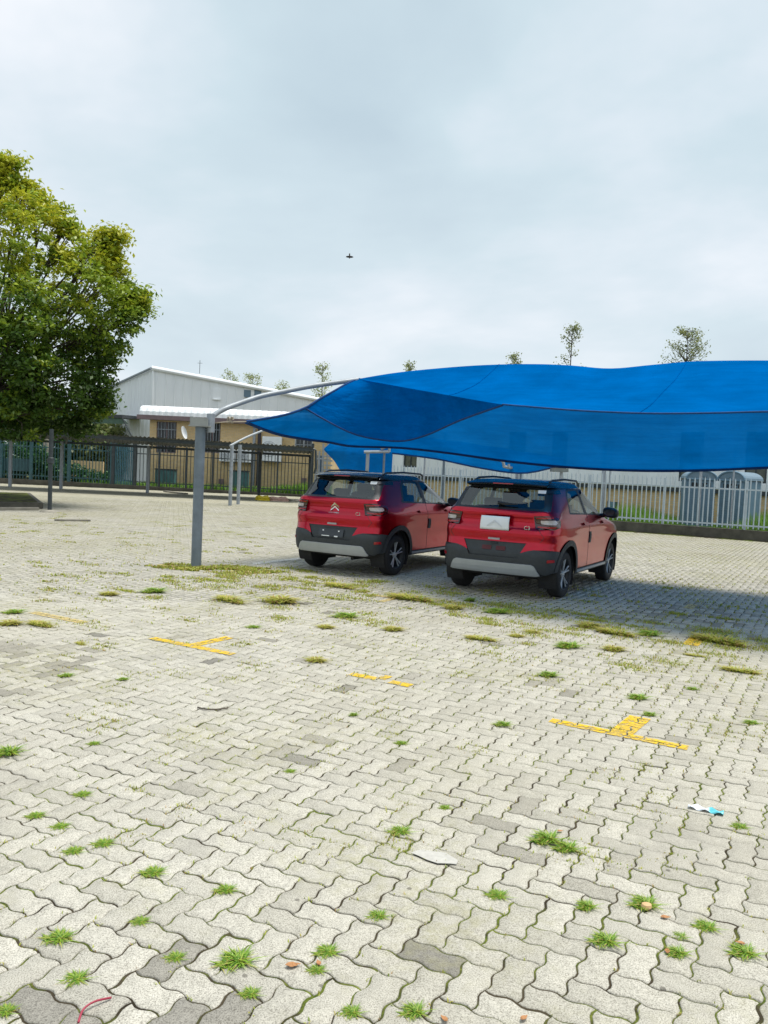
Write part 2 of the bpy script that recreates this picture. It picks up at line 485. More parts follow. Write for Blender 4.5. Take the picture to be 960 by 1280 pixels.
#@@STRUCTURE
# ================================================================== GROUND AND PAVING
g = MB(); g.quad((-1500, -60, -0.007), (1500, -60, -0.007), (1500, 2500, -0.007), (-1500, 2500, -0.007))
tag(g.build('ground', MAT['soil']), kind='structure')

Q = 0.1125
def wave(t):
    return np.sin(2 * np.pi * t) * (1 - 0.15 * np.cos(4 * np.pi * t))
def domino_outline(nu, horiz, amp=0.0078):
    """Wavy outline of a 2x1 interlocking paver in lot units of metres, counter-clockwise."""
    W, H = (2, 1) if horiz else (1, 2)
    corners = [(0, 0), (W, 0), (W, H), (0, H)]
    pts = []
    for (x0, y0), (x1, y1) in zip(corners, corners[1:] + corners[:1]):
        n = int(abs(x1 - x0) + abs(y1 - y0))
        for k in range(n):
            for q in range(nu):
                t = (k + q / nu) / n
                x = x0 + (x1 - x0) * t; y = y0 + (y1 - y0) * t
                if x1 != x0:
                    fr = x % 1.0; pts.append((x * Q, y * Q - amp * wave(np.array(fr))))
                else:
                    fr = y % 1.0; pts.append((x * Q + amp * wave(np.array(fr)), y * Q))
    return np.array(pts, float)
def inset(pl, d):
    a = np.roll(pl, 1, 0); b = np.roll(pl, -1, 0)
    t = b - a; t /= np.linalg.norm(t, axis=1)[:, None]
    return pl + np.stack([-t[:, 1], t[:, 0]], 1) * d

UX, UY, VX, VY = UD.x, UD.y, VD.x, VD.y
cells = []
i = np.arange(-420, 330); j = np.arange(-60, 330)
II, JJ = np.meshgrid(i, j, indexing='ij')
K = (II - JJ) % 4
paver_list = []
for horiz, kk in ((True, 0), (False, 3)):           # a lying paver starts at k=0, a standing one at its lower cell k=3
    m = K == kk
    ii, jj = II[m], JJ[m]
    cu = (ii + (1 if horiz else 0.5)) * Q; cv = (jj + (0.5 if horiz else 1)) * Q
    X = cu * UX + cv * VX; Y = cu * UY + cv * VY
    keep = (Y > 0.9) & (Y < 34.5) & (np.abs(X) < 0.53 * Y + 2.0)
    # island under the tree and the rear kerb are left free
    keep &= ~((cv > 27.55))
    paver_list.append((horiz, ii[keep], jj[keep], X[keep], Y[keep]))
def tone_for(n):
    t = RNG.uniform(0.18, 1.0, n)
    d = RNG.random(n)
    t[d < 0.028] = RNG.uniform(0.09, 0.17, (d < 0.028).sum())
    t[d < 0.004] = RNG.uniform(0.0, 0.07, (d < 0.004).sum())
    return t
V_all, L_all, F_all, T_all = [], [], [], []
vbase = 0
for horiz, ii, jj, X, Y in paver_list:
    tone = tone_for(len(ii))
    for qx, qy, qr, qp in ((-1.05, 2.45, .5, .30), (-.62, 2.3, .3, .35), (-3.1, 6.2, .9, .5), (.75, 3.6, .3, .3), (-.3, 4.6, .35, .3), (4.3, 9.8, 1.5, .35)):   # groups of darker replaced stones
        hit = (np.hypot(X - qx, Y - qy) < qr) & (RNG.random(len(X)) < qp)
        tone[hit] = RNG.uniform(.05, .15, hit.sum())
    hz_ = RNG.normal(0, 0.0011, len(ii)); tx = RNG.normal(0, 0.010, len(ii)); ty = RNG.normal(0, 0.010, len(ii))
    ang = RNG.normal(0, 0.010, len(ii)); jx = RNG.normal(0, 0.0012, len(ii)); jy = RNG.normal(0, 0.0012, len(ii))
    for lo, hi, nu, rings in ((0, 9.5, 6, ((0.0028, -0.02), (0.0036, -0.0035), (0.0078, 0.0))), (9.5, 18, 4, ((0.0068, -0.016), (0.0092, 0.0))), (18, 40, 4, ((0.0105, -0.014), (0.0122, 0.0)))):
        m = (Y >= lo) & (Y < hi)
        n = int(m.sum())
        if not n: continue
        ol = domino_outline(nu, horiz)
        cx, cy = (Q, Q / 2) if horiz else (Q / 2, Q)
        P = []
        for d, z in rings:
            q = inset(ol, d) - np.array([cx, cy])
            P.append(np.column_stack([q, np.full(len(q), z)]))
        tmpl = np.concatenate(P); no = len(ol); nr = len(rings)
        ca, sa = np.cos(ang[m])[:, None], np.sin(ang[m])[:, None]
        px_ = tmpl[None, :, 0] * ca - tmpl[None, :, 1] * sa; py_ = tmpl[None, :, 0] * sa + tmpl[None, :, 1] * ca
        pz_ = tmpl[None, :, 2] + hz_[m][:, None] + px_ * tx[m][:, None] + py_ * ty[m][:, None] - 0.002
        lu = ii[m][:, None] * Q + cx + px_ + jx[m][:, None]; lv = jj[m][:, None] * Q + cy + py_ + jy[m][:, None]
        Wd = np.stack([lu * UX + lv * VX, lu * UY + lv * VY, pz_], -1).reshape(-1, 3)
        nv = len(tmpl)
        side = []
        for r in range(nr - 1):
            a = np.arange(no) + r * no; b = (np.arange(no) + 1) % no + r * no
            side.append(np.stack([a, b, b + no, a + no], 1))
        side = np.concatenate(side).ravel(); top = np.arange(no) + (nr - 1) * no
        loop = np.concatenate([side, top]); lens = np.concatenate([np.full(len(side) // 4, 4), [no]])
        off = vbase + np.arange(n)[:, None] * nv
        V_all.append(Wd); L_all.append((loop[None] + off).ravel()); F_all.append(np.tile(lens, n)); T_all.append(np.repeat(tone[m], nv))
        vbase += n * nv
paving = np_mesh('paving', np.concatenate(V_all), np.concatenate(L_all), np.concatenate(F_all), MAT['paver'], {'tone': np.concatenate(T_all)})
tag(paving, kind='structure')
del V_all, L_all, F_all, T_all

# paving beyond the pavers one can tell apart: the same stones laid as a coarser sheet
uu, vv = np.meshgrid(np.arange(-62, 6, 0.30), np.arange(12, 40.6, 0.30), indexing='ij')
X = (uu + .15) * UX + (vv + .15) * VX; Y = (uu + .15) * UY + (vv + .15) * VY
kp = (Y > 34.1) & (Y < 46.6) & (np.abs(X) < 0.53 * Y + 3)
kp |= (Y <= 34.1) & (Y > 10) & (np.abs(X) >= 0.53 * Y + 1.7) & (np.abs(X) < 0.53 * Y + 8) & (vv < 27.2)
kp &= ~((X > -3.5) & (vv > 27.2))
uu, vv = uu[kp], vv[kp]; n = len(uu)
c4 = np.array([[0, 0], [.292, 0], [.292, .292], [0, .292]])
lu = uu[:, None] + c4[None, :, 0]; lv = vv[:, None] + c4[None, :, 1]
P = np.stack([lu * UX + lv * VX, lu * UY + lv * VY, np.full_like(lu, -0.003)], -1).reshape(-1, 3)
far = np_mesh('far_paving', P, np.arange(4 * n), np.full(n, 4), MAT['paver'], {'tone': np.repeat(RNG.uniform(0.2, 0.9, n), 4)})
tag(far, kind='structure')

# ------------------------------------------------------------------ painted marks, clipped to the stones they lie on
def clip_poly(poly, rc):
    """Clip polygon to the convex polygon rc (ccw)."""
    out = [tuple(p) for p in poly]
    for a, b in zip(rc, rc[1:] + rc[:1]):
        ins = lambda p: (b[0] - a[0]) * (p[1] - a[1]) - (b[1] - a[1]) * (p[0] - a[0])
        nxt = []
        for p, q in zip(out, out[1:] + out[:1]):
            sp, sq = ins(p), ins(q)
            if sp >= 0: nxt.append(p)
            if sp * sq < 0:
                t = sp / (sp - sq); nxt.append((p[0] + (q[0] - p[0]) * t, p[1] + (q[1] - p[1]) * t))
        out = nxt
        if len(out) < 3: return []
    return out
def painted(name, rects, mat, group=None, label=None):
    mb = MB()
    oh, ov = inset(domino_outline(6, True), 0.006), inset(domino_outline(6, False), 0.006)
    for rc in rects:
        us = [p[0] for p in rc]; vs = [p[1] for p in rc]
        for ii in range(int(min(us) / Q) - 3, int(max(us) / Q) + 3):
            for jj in range(int(min(vs) / Q) - 3, int(max(vs) / Q) + 3):
                k = (ii - jj) % 4
                if k not in (0, 3): continue
                pl = (oh if k == 0 else ov) + np.array([ii * Q, jj * Q])
                if pl[:, 0].max() < min(us) or pl[:, 0].min() > max(us) or pl[:, 1].max() < min(vs) or pl[:, 1].min() > max(vs): continue
                c_ = clip_poly(list(pl), list(rc))
                if len(c_) >= 3:
                    b = len(mb.v); mb.add([lot(p[0], p[1], 0.0028) for p in c_], [tuple(range(len(c_)))])
    o = mb.build(name, mat)
    return tag(o, label, None, group, kind='structure')
def R4(u0, v0, u1, v1, sk=0.0):
    return [(u0, v0), (u1, v0), (u1 + sk, v1), (u0 + sk, v1)]
painted('yellow_bay_mark', [R4(-1.64, 5.245, -0.73, 5.345), R4(-1.235, 5.34, -1.085, 5.78, 0.03)], MAT['yellow'])
painted('yellow_bay_mark', [R4(-5.58, 5.29, -4.57, 5.39), R4(-5.14, 5.39, -5.02, 5.86, 0.02)], MAT['yellow'])
painted('yellow_bay_mark', [R4(-3.40, 5.40, -3.14, 5.50), R4(-3.02, 5.40, -2.83, 5.50), R4(-3.16, 5.47, -3.08, 5.60)], MAT['yellow'])
painted('yellow_bay_mark', [R4(-1.33, 8.75, -1.17, 9.30)], MAT['yellow'])
painted('yellow_bay_mark', [R4(-5.4, 9.10, -4.75, 9.22), R4(-5.1, 8.75, -5.0, 9.1)], MAT['orange_faded'])
painted('yellow_bay_mark', [R4(-7.45, 5.34, -6.6, 5.46)], MAT['orange_faded'])
painted('yellow_bay_mark', [R4(-9.6, 9.2, -8.7, 9.35)], MAT['orange_faded'])
painted('yellow_bay_mark', [R4(-1.75, 11.35, -1.62, 11.8)], MAT['orange_faded'])
wl = [gnd(318, 704), gnd(372, 698)]
painted('white_bay_line', [[((p_.dot(UD)), p_.dot(VD)) for p_ in (gnd(316, 706), gnd(376, 699.2), gnd(376, 696.8), gnd(316, 703.4))]], MAT['white_road'])

# ================================================================== KERB ISLAND
ki = MB()
pA, pB, pC = gnd(54, 636), gnd(-160, 633), gnd(-160, 618)
pD = gnd(38, 622)
isl = [pA, pD, pC, pB]
ki.prism([Vector((p.x, p.y, -0.004)) for p in isl], (0, 0, 0.20))
tag(ki.build('kerb_island', MAT['dark_concrete'], bevel=0.02), kind='structure')
kt = MB()
cen = sum(isl, Vector()) / 4
kt.prism([cen + (Vector((p.x, p.y, 0.196)) - cen) * 0.94 + Vector((0, 0, 0)) for p in isl], (0, 0, 0.02))
tag(kt.build('island_soil', MAT['soil']), kind='structure')
kl = MB(); a, b = gnd(-30, 637.5), gnd(50, 637.5)
dn = (b - a).normalized(); pn = Vector((-dn.y, dn.x, 0))
kl.box((a + b) / 2 + Vector((0, -.1, 0.045)), ((b - a).length, 0.14, 0.09), (dn, pn, ZD))
tag(kl.build('kerb_edge', MAT['concrete'], bevel=0.01), kind='structure')

# ================================================================== BUILDINGS
def uv_box_wall(mb_name, a, b, z0, z1, mat, parent, thick=0.25, back=None, holes=()):
    """Wall slab from a to b (plan points); outer face towards the camera has UVs in metres. holes: (s0, s1, z0, z1) openings."""
    a = Vector((a.x, a.y, 0)); b = Vector((b.x, b.y, 0)); d = (b - a); Ln = d.length; d.normalize()
    n = Vector((d.y, -d.x, 0))
    ss = sorted({0.0, Ln, *[h[0] for h in holes], *[h[1] for h in holes]}); zs = sorted({z0, z1, *[h[2] for h in holes], *[h[3] for h in holes]})
    bm = bmesh.new(); uvl = bm.loops.layers.uv.new('UVMap')
    cache = {}
    def V(s_, z_, k):
        key = (round(s_, 4), round(z_, 4), k)
        if key not in cache: cache[key] = bm.verts.new(a + d * s_ - n * (thick * k) + ZD * z_)
        return cache[key]
    solid = {}
    for i_ in range(len(ss) - 1):
        for j_ in range(len(zs) - 1):
            cs, cz = (ss[i_] + ss[i_ + 1]) / 2, (zs[j_] + zs[j_ + 1]) / 2
            solid[i_, j_] = not any(h[0] < cs < h[1] and h[2] < cz < h[3] for h in holes)
    def face(vs, uvs):
        f = bm.faces.new(vs)
        for l_, u_ in zip(f.loops, uvs): l_[uvl].uv = u_
    for (i_, j_), ok in solid.items():
        if not ok: continue
        s0, s1, q0, q1 = ss[i_], ss[i_ + 1], zs[j_], zs[j_ + 1]
        face([V(s0, q0, 0), V(s1, q0, 0), V(s1, q1, 0), V(s0, q1, 0)], [(s0, q0), (s1, q0), (s1, q1), (s0, q1)])
        face([V(s0, q0, 1), V(s0, q1, 1), V(s1, q1, 1), V(s1, q0, 1)], [(s0, q0), (s0, q1), (s1, q1), (s1, q0)])
        for di, dj, e0, e1 in ((-1, 0, (s0, q1), (s0, q0)), (1, 0, (s1, q0), (s1, q1)), (0, -1, (s0, q0), (s1, q0)), (0, 1, (s1, q1), (s0, q1))):
            if not solid.get((i_ + di, j_ + dj), False):
                face([V(*e0, 0), V(*e0, 1), V(*e1, 1), V(*e1, 0)], [(e0[0], e0[1]), (e0[0] + thick, e0[1]), (e1[0] + thick, e1[1]), (e1[0], e1[1])])
    me = bpy.data.meshes.new(mb_name); bm.to_mesh(me); bm.free(); me.materials.append(mat)
    o = bpy.data.objects.new(mb_name, me); COL.objects.link(o)
    if parent:
        o.parent = parent; me.transform((Matrix.Translation(parent.location) @ parent.rotation_euler.to_matrix().to_4x4()).inverted())
    return o

def ribbed(a, b, za0, zb0, za1, zb1, pitch=0.5, depth=0.035, ribw=0.06, off=0.0):
    """Profiled sheet between plan points a and b with sloping bottom and top; ribs stand proud towards the camera."""
    mb = MB()
    a = Vector((a.x, a.y, 0)); b = Vector((b.x, b.y, 0)); d = b - a; L_ = d.length; d.normalize(); n = Vector((d.y, -d.x, 0))
    sec = [(0.0, off)]; s_ = pitch * 0.3
    while s_ + ribw * 2 < L_:
        sec += [(s_, off), (s_ + ribw * .3, off + depth), (s_ + ribw * .7 + ribw * .3, off + depth), (s_ + ribw * 1.3, off)]; s_ += pitch
    sec.append((L_, off))
    for (s0, o0), (s1, o1) in zip(sec, sec[1:]):
        t0, t1 = s0 / L_, s1 / L_
        p0, p1 = a + d * s0 + n * o0, a + d * s1 + n * o1
        mb.quad(p0 + ZD * (za0 + (zb0 - za0) * t0), p1 + ZD * (za0 + (zb0 - za0) * t1), p1 + ZD * (za1 + (zb1 - za1) * t1), p0 + ZD * (za1 + (zb1 - za1) * t0))
    return mb

def barred_window(parent, a, d, n, s0, s1, z0, z1, glass, bars=7, framem=None, barm=None):
    """Window in an opening: frame (part), pane (sub-part), burglar bars (sub-part)."""
    fm = MB(); w = 0.06; o_ = a - n * 0.10
    for (x0, x1, y0, y1) in ((s0, s1, z0, z0 + w), (s0, s1, z1 - w, z1), (s0, s0 + w, z0 + w, z1 - w), (s1 - w, s1, z0 + w, z1 - w), ((s0 + s1) / 2 - w / 2, (s0 + s1) / 2 + w / 2, z0 + w, z1 - w)):
        fm.box(o_ + d * ((x0 + x1) / 2) + ZD * ((y0 + y1) / 2), (x1 - x0, 0.06, y1 - y0), (d, n, ZD))
    win = fm.build('window', framem or MAT['white_paint'], parent)
    pm = MB(); pm.box(o_ - n * 0.01 + d * ((s0 + s1) / 2) + ZD * ((z0 + z1) / 2), (s1 - s0 - w, 0.012, z1 - z0 - w), (d, n, ZD))
    pane = pm.build('pane', glass, parent); pane.parent = win
    if bars:
        bm_ = MB()
        for k in range(bars):
            x = s0 + (s1 - s0) * (k + .5) / bars
            bm_.box(o_ + n * 0.07 + d * x + ZD * ((z0 + z1) / 2), (0.025, 0.025, z1 - z0), (d, n, ZD))
        for zz in (z0 + (z1 - z0) * .25, z0 + (z1 - z0) * .75):
            bm_.box(o_ + n * 0.085 + d * ((s0 + s1) / 2) + ZD * zz, (s1 - s0, 0.02, 0.035), (d, n, ZD))
        b_ = bm_.build('burglar_bars', barm or MAT['dark_steel'], parent); b_.parent = win
    return win

# ---- yellow brick office on the left
OY = 50.0
oa, ob_ = at(186, 575, OY), at(413, 590, OY)
oa.z = ob_.z = 0
office = thing('brick_office', 'low yellow face brick office with white ribbed parapet and barred windows', 'building', (oa.x, oa.y, 0))
od = (ob_ - oa).normalized(); on = Vector((od.y, -od.x, 0)); oL = (ob_ - oa).length
def os_(px): return (at(px, 560, OY) - oa).dot(od)
def oz(px, py): return at(px, py, OY).z
WZ = oz(250, 527)
wins = [(os_(195), os_(220), oz(207, 566), oz(207, 527)), (os_(254), os_(275), oz(265, 566), oz(265, 527.5)), (os_(368), os_(391), oz(380, 561), oz(380, 541))]
uv_box_wall('wall', oa, ob_, 0.0, WZ, MAT['brick'], office, 0.25, holes=wins)
barred_window(office, oa, od, on, *wins[0], MAT['dark_glass'], 6, MAT['fascia'], MAT['galv'])
barred_window(office, oa, od, on, *wins[1], MAT['dark_glass'], 6, MAT['fascia'], MAT['galv'])
barred_window(office, oa, od, on, *wins[2], MAT['dark_glass'], 5, MAT['white_paint'], MAT['galv'])
fb = MB(); z0f, z1f = WZ - 0.02, oz(250, 522)
fb.box(oa + od * (oL / 2 - 0.1) + on * 0.22 + ZD * ((z0f + z1f) / 2), (oL + 1.2, 0.5, z1f - z0f), (od, on, ZD))
fb.build('fascia', MAT['fascia'], office)
rb = MB(); zt0, zt1 = z1f + 0.01, oz(250, 510.5)
ns = int((oL + 0.9) / 0.10); prof = [(0.42, zt0), (0.40, zt0 + 0.22), (0.28, zt1 - 0.14), (0.0, zt1), (-1.2, zt1 + 0.10)]
for k in range(ns):
    bump_ = lambda kk: 0.03 if (kk % 4) in (1, 2) else 0.0
    for (o0, q0), (o1, q1) in zip(prof, prof[1:]):
        p = lambda kk, oo, qq: oa + od * (-0.55 + kk * 0.10) + on * (oo + bump_(kk)) + ZD * (qq + bump_(kk) * 0.6)
        rb.quad(p(k, o0, q0), p(k + 1, o0, q0), p(k + 1, o1, q1), p(k, o1, q1))
rb.build('roof', MAT['sheet_white'], office)
dp = MB(); s_ = os_(324)
dp.box(oa + od * s_ + on * 0.07 + ZD * (WZ / 2), (0.20, 0.14, WZ - 0.1), (od, on, ZD))
dp.build('downpipe', basic('dark_purple_pipe', (0.035, 0.03, 0.045), 0.5), office)
dp = MB(); s_ = os_(317.5)
dp.box(oa + od * s_ + on * 0.05 + ZD * (WZ / 2), (0.16, 0.10, WZ - 0.3), (od, on, ZD))
dp.build('downpipe', MAT['galv'], office)
for px_, py_ in ((276.5, 602), (380, 601)):
    dp = MB(); dp.box(at(px_, py_, OY) + on * 0.06, (0.30, 0.12, 0.34), (od, on, ZD))
    dp.build('meter_box', MAT['fascia'], office)
uv_box_wall('end_wall', ob_ + Vector((0, 0.25, 0)), ob_ + Vector((1.0, 9, 0)), 0.0, WZ, MAT['brick'], office, 0.25)

# satellite dish on the wall, air conditioners
sd = thing('satellite_dish', 'small white satellite dish on the yellow brick wall beside a barred window', 'satellite dish', at(229, 541, OY - 0.6))
db = MB(); prof = [(0.001, 0.0), (0.2, 0.02), (0.38, 0.07), (0.5, 0.13), (0.5, 0.11), (0.36, 0.045), (0.2, -0.005), (0.001, -0.02)]
db.lathe(prof, 20)
dish = db.build('reflector', MAT['white_paint'], sd, smooth=True, local=True)
dish.rotation_euler = (rad(72), rad(8), rad(72)); dish.scale = (0.62, 0.85, .7)
db = MB(); db.tube([(0, 0.05, -0.1), (0.05, 0.35, -0.35), (0.05, 0.6, -0.35)], 0.025)
db.build('mount_arm', MAT['galv'], sd, local=True)
def aircon(px0, px1, py0, py1, label):
    c_ = at((px0 + px1) / 2, (py0 + py1) / 2, OY - 0.3)
    t = thing('air_conditioner', label, 'air conditioner', c_, 0, 'air conditioning units on the brick office')
    w = (at(px1, py0, OY - .3) - at(px0, py0, OY - .3)).length; h = abs(at(px0, py0, OY - .3).z - at(px0, py1, OY - .3).z)
    b_ = MB(); b_.box((0, 0, 0), (w, 0.42, h)); b_.build('casing', MAT['white_paint'], t, bevel=0.02, local=True)
    gb = MB(); r = min(w, h) * 0.40; cx_ = -w * 0.14
    for q in (1.0, 0.78, 0.56, 0.34):
        gb.tube([(cx_ + r * q * math.cos(k * math.pi / 10), -0.222, r * q * math.sin(k * math.pi / 10)) for k in range(21)], 0.012, 4, False)
    for k in range(6): gb.box((cx_, -0.224, 0), (2 * r, 0.008, 0.014), (Vector((math.cos(k * math.pi / 6), 0, math.sin(k * math.pi / 6))), Vector((0, 1, 0)), Vector((-math.sin(k * math.pi / 6), 0, math.cos(k * math.pi / 6)))))
    gb.build('fan_grille', MAT['galv'], t, local=True)
    for sx in (-.35, .35):
        k_ = MB(); k_.box((w * sx, 0.12, -h / 2 - 0.05), (0.05, 0.62, 0.06)); k_.build('bracket', MAT['dark_steel'], t, local=True)
aircon(275, 295, 561, 577, 'white air conditioner box under the carport roof, left of two side by side')
aircon(297, 316, 562, 578, 'white air conditioner box under the carport roof, beside the grey downpipe')
aircon(328, 352, 546, 577, 'tall white air conditioner box right of the dark downpipe')
def utility_box(px0, px1, py0, py1, Y, label):
    c_ = at((px0 + px1) / 2, py1, Y); w = (at(px1, py1, Y) - at(px0, py1, Y)).length; h = at(px0, py0, Y).z - at(px0, py1, Y).z
    t = thing('utility_box', label, 'utility box', (c_.x, c_.y, 0), 0)
    h = at(px0, py0, Y).z
    b_ = MB(); b_.box((0, 0, h / 2), (w, 0.6, h)); b_.build('body', MAT['teal_plastic'], t, bevel=0.03, local=True)
    b_ = MB(); b_.box((0, 0, h + 0.04), (w + .08, 0.68, 0.08)); b_.build('lid', MAT['dark_steel'], t, bevel=0.02, local=True)
    b_ = MB(); b_.box((0, -.305, h * .55), (0.02, 0.012, h * .7)); b_.box((w * .12, -.315, h * .6), (.04, .03, .12)); b_.build('door_seam', MAT['dark_steel'], t, local=True)
utility_box(195, 219, 587, 606, 48.6, 'teal box with dark lid behind the fence, nearest the satellite dish')
utility_box(287, 310, 589, 610, 48.6, 'teal box with dark lid behind the fence under the air conditioners')

# ---- white sheet clad shed behind it
sh0, sh1, sh2 = at(192, 460, 56), at(475, 514, 60.5), at(106, 498, 66)
shed = thing('white_shed', 'tall white sheet clad warehouse with a sloping gable behind the brick office', 'warehouse', (sh0.x, sh0.y, 0))
ribbed(sh0, sh1, 0, 0, sh0.z, sh1.z, 0.62).build('side_wall', MAT['sheet_white'], shed)
ribbed(sh2, sh0, 0, 0, sh2.z, sh0.z, 0.62).build('gable_wall', MAT['sheet_white'], shed)
bk = Vector((4.0, 30, 0))
rf = MB(); up_ = Vector((0, 0, 0.02))
a, b, c_ = sh0 + up_, sh1 + up_, sh2 + up_
rf.add([a, b, b + bk + ZD * 0.4, c_ + bk * .8, c_, a + ZD * .1, b + ZD * .1, b + bk + ZD * 0.5, c_ + bk * .8 + ZD * .1, c_ + ZD * .1],
       [(0, 1, 2, 3, 4), (5, 6, 7, 8, 9), (0, 1, 6, 5), (1, 2, 7, 6), (2, 3, 8, 7), (3, 4, 9, 8), (4, 0, 5, 9)])
rf.build('roof', MAT['sheet_white'], shed)
ft = MB()
ft.tube([sh0 + Vector((-.1, -.12, -.02)), sh1 + Vector((0, -.12, -.02))], 0.16, 8)
ft.build('ridge_flashing', MAT['sheet_white'], shed, smooth=True)
ft = MB(); d_ = (sh2 - sh0)
ft.tube([sh0 + Vector((-.15, -.1, -.03)), sh2 + Vector((0, -.1, -.03))], 0.09, 6)
ft.build('barge_board', MAT['galv'], shed)
ft = MB(); ft.tube([Vector((sh0.x, sh0.y - .06, 0.1)), Vector((sh0.x, sh0.y - .06, sh0.z - .1))], 0.10, 6); ft.build('corner_flashing', MAT['sheet_white'], shed)
dsh = (sh1 - sh0); dsh.z = 0; dsh.normalize(); nsh = Vector((dsh.y, -dsh.x, 0))
for px_, py_, w_, h_ in ((271, 493, 0.6, 0.75), (309, 492, 0.5, 0.5), (322, 492, 0.5, 0.5)):
    vb = MB(); p = at(px_, py_, 56 + 4.5 * (px_ - 192) / 283); vb.box(p + nsh * 0.08, (w_, 0.10, h_), (dsh, nsh, ZD)); vb.box(p + nsh * 0.15 - ZD * h_ * .5, (w_ * .8, 0.12, 0.07), (dsh, nsh, ZD)); vb.build('wall_vent', MAT['slate_pale'] if px_ > 300 else MAT['sheet_white'], shed)
ap = MB(); p = at(249.5, 467, 57); ap.tube([p, p + ZD * 0.95], 0.02, 5); ap.box(p + ZD * 0.75, (0.35, 0.02, 0.02)); ap.build('aerial', MAT['dark_steel'], shed)

# small green netted lean-to in front of the gable
lt = thing('netted_shelter', 'dark roofed shelter with green side netting in front of the white gable', 'shelter', at(140, 600, 54))
p0, p1, p2, p3 = at(112, 521, 54), at(153, 522.5, 54), at(166, 548, 54), at(112, 548, 54)
m_ = MB(); m_.prism([p0, p1, p1 + Vector((0, 5, .2)), p0 + Vector((0, 5, .2))], (0, 0, 0.22)); m_.build('roof', MAT['sheet_dark'], lt)
m_ = MB(); m_.prism([p0 + Vector((0, .1, -.02)), p1 + Vector((0, .1, -.02)), (p1 + p2) / 2 + Vector((0, .1, .3)), (p0 + p3) / 2 + Vector((0, .1, .3))], (0, 0.02, 0)); m_.build('side_net', basic('green_net', (0.10, 0.16, 0.12), 0.9), lt)
m_ = MB(); m_.tube([p1, p2], 0.05, 6)
for q in (p0, p3 + Vector((1.2, 0, 0)), p2): m_.tube([Vector((q.x, q.y + .2, 0)), Vector((q.x, q.y + .2, q.z))], 0.05, 6)
m_.build('frame', MAT['dark_steel'], lt)

# ---- long white building with brick base behind the right fence
rb_a, rb_b = lot(-21.5, 33.2), lot(16, 33.2)
wh = thing('brick_base_hall', 'long white clad hall on a yellow brick base behind the grey palisade fence', 'building', (rb_a.x, rb_a.y, 0), LOT)
def rs(px):
    d = ray(px, 600); t = 33.2 / d.dot(VD); P = Vector((0, 0, EYE)) + d * t; return P.dot(UD) + 21.5
def rz(px, py): return atv(px, py, 33.2).z
uv_box_wall('brick_base', rb_a, rb_b, 0.0, 1.42, MAT['brick'], wh, 0.3)
fl = MB(); fl.box((rb_a + rb_b) / 2 + ZD * 1.505 - VD * 0.03, (37.5, 0.20, 0.165), (UD, VD, ZD)); fl.build('flashing', MAT['dark_steel'], wh)
uv = MB()
wz = [(rs(503), rs(520), rz(512, 584), rz(512, 560)), (rs(634), rs(655), rz(645, 580), rz(645, 540)), (rs(688), rs(707), rz(698, 590), rz(698, 540)), (rs(848), rs(877), rz(860, 602), rz(860, 540)), (rs(930), rs(958), rz(945, 604), rz(945, 540)), (rs(1080), rs(1115), rz(945, 604), rz(945, 540))]
uv_box_wall('clad_wall', rb_a - VD * 0.02, rb_b - VD * 0.02, 1.60, 5.6, MAT['sheet_white'], wh, 0.26, holes=wz)
rbm = MB(); sL = 0.3
while sL < 37.2:
    blocked = [h for h in wz if h[0] - .06 < sL < h[1] + .06]
    segs = [(1.62, 5.58)]
    for h in blocked: segs = [(1.62, h[2] - .02), (h[3] + .02, 5.58)]
    for z0_, z1_ in segs: rbm.box(rb_a + UD * sL - VD * 0.038 + ZD * ((z0_ + z1_) / 2), (0.07, 0.035, z1_ - z0_), (UD, VD, ZD))
    sL += 0.48
rbm.build('cladding_ribs', MAT['sheet_white'], wh)
for h in wz: barred_window(wh, rb_a, UD, -VD, *h, MAT['curtain_glass'], 0, MAT['dark_steel'])
rr_ = MB(); rr_.prism([rb_a - VD * .4 + ZD * 5.6 - UD * .2, rb_b - VD * .4 + ZD * 5.6, rb_b + VD * 9 + ZD * 6.2, rb_a + VD * 9 + ZD * 6.2 - UD * .2], (0, 0, .18)); rr_.build('roof', MAT['sheet_white'], wh)
uv_box_wall('end_wall', rb_a + VD * 8.9, rb_a + VD * 0.3, 0, 5.6, MAT['sheet_white'], wh, 0.25)
mb_ = MB(); p = atv(765.5, 633, 33.2); mb_.box(p - VD * .12, (0.34, 0.2, 0.40), (UD, VD, ZD)); mb_.build('meter_box', MAT['slate_plastic'], wh)
mb_ = MB(); mb_.box(p - VD * .12 - UD * .12 + ZD * .0, (0.10, 0.22, 0.42), (UD, VD, ZD)); mb_.box(p - VD * .12 + UD * .22, (0.10, 0.22, 0.40), (UD, VD, ZD)); mb_.build('meter_door', MAT['dark_steel'], wh)

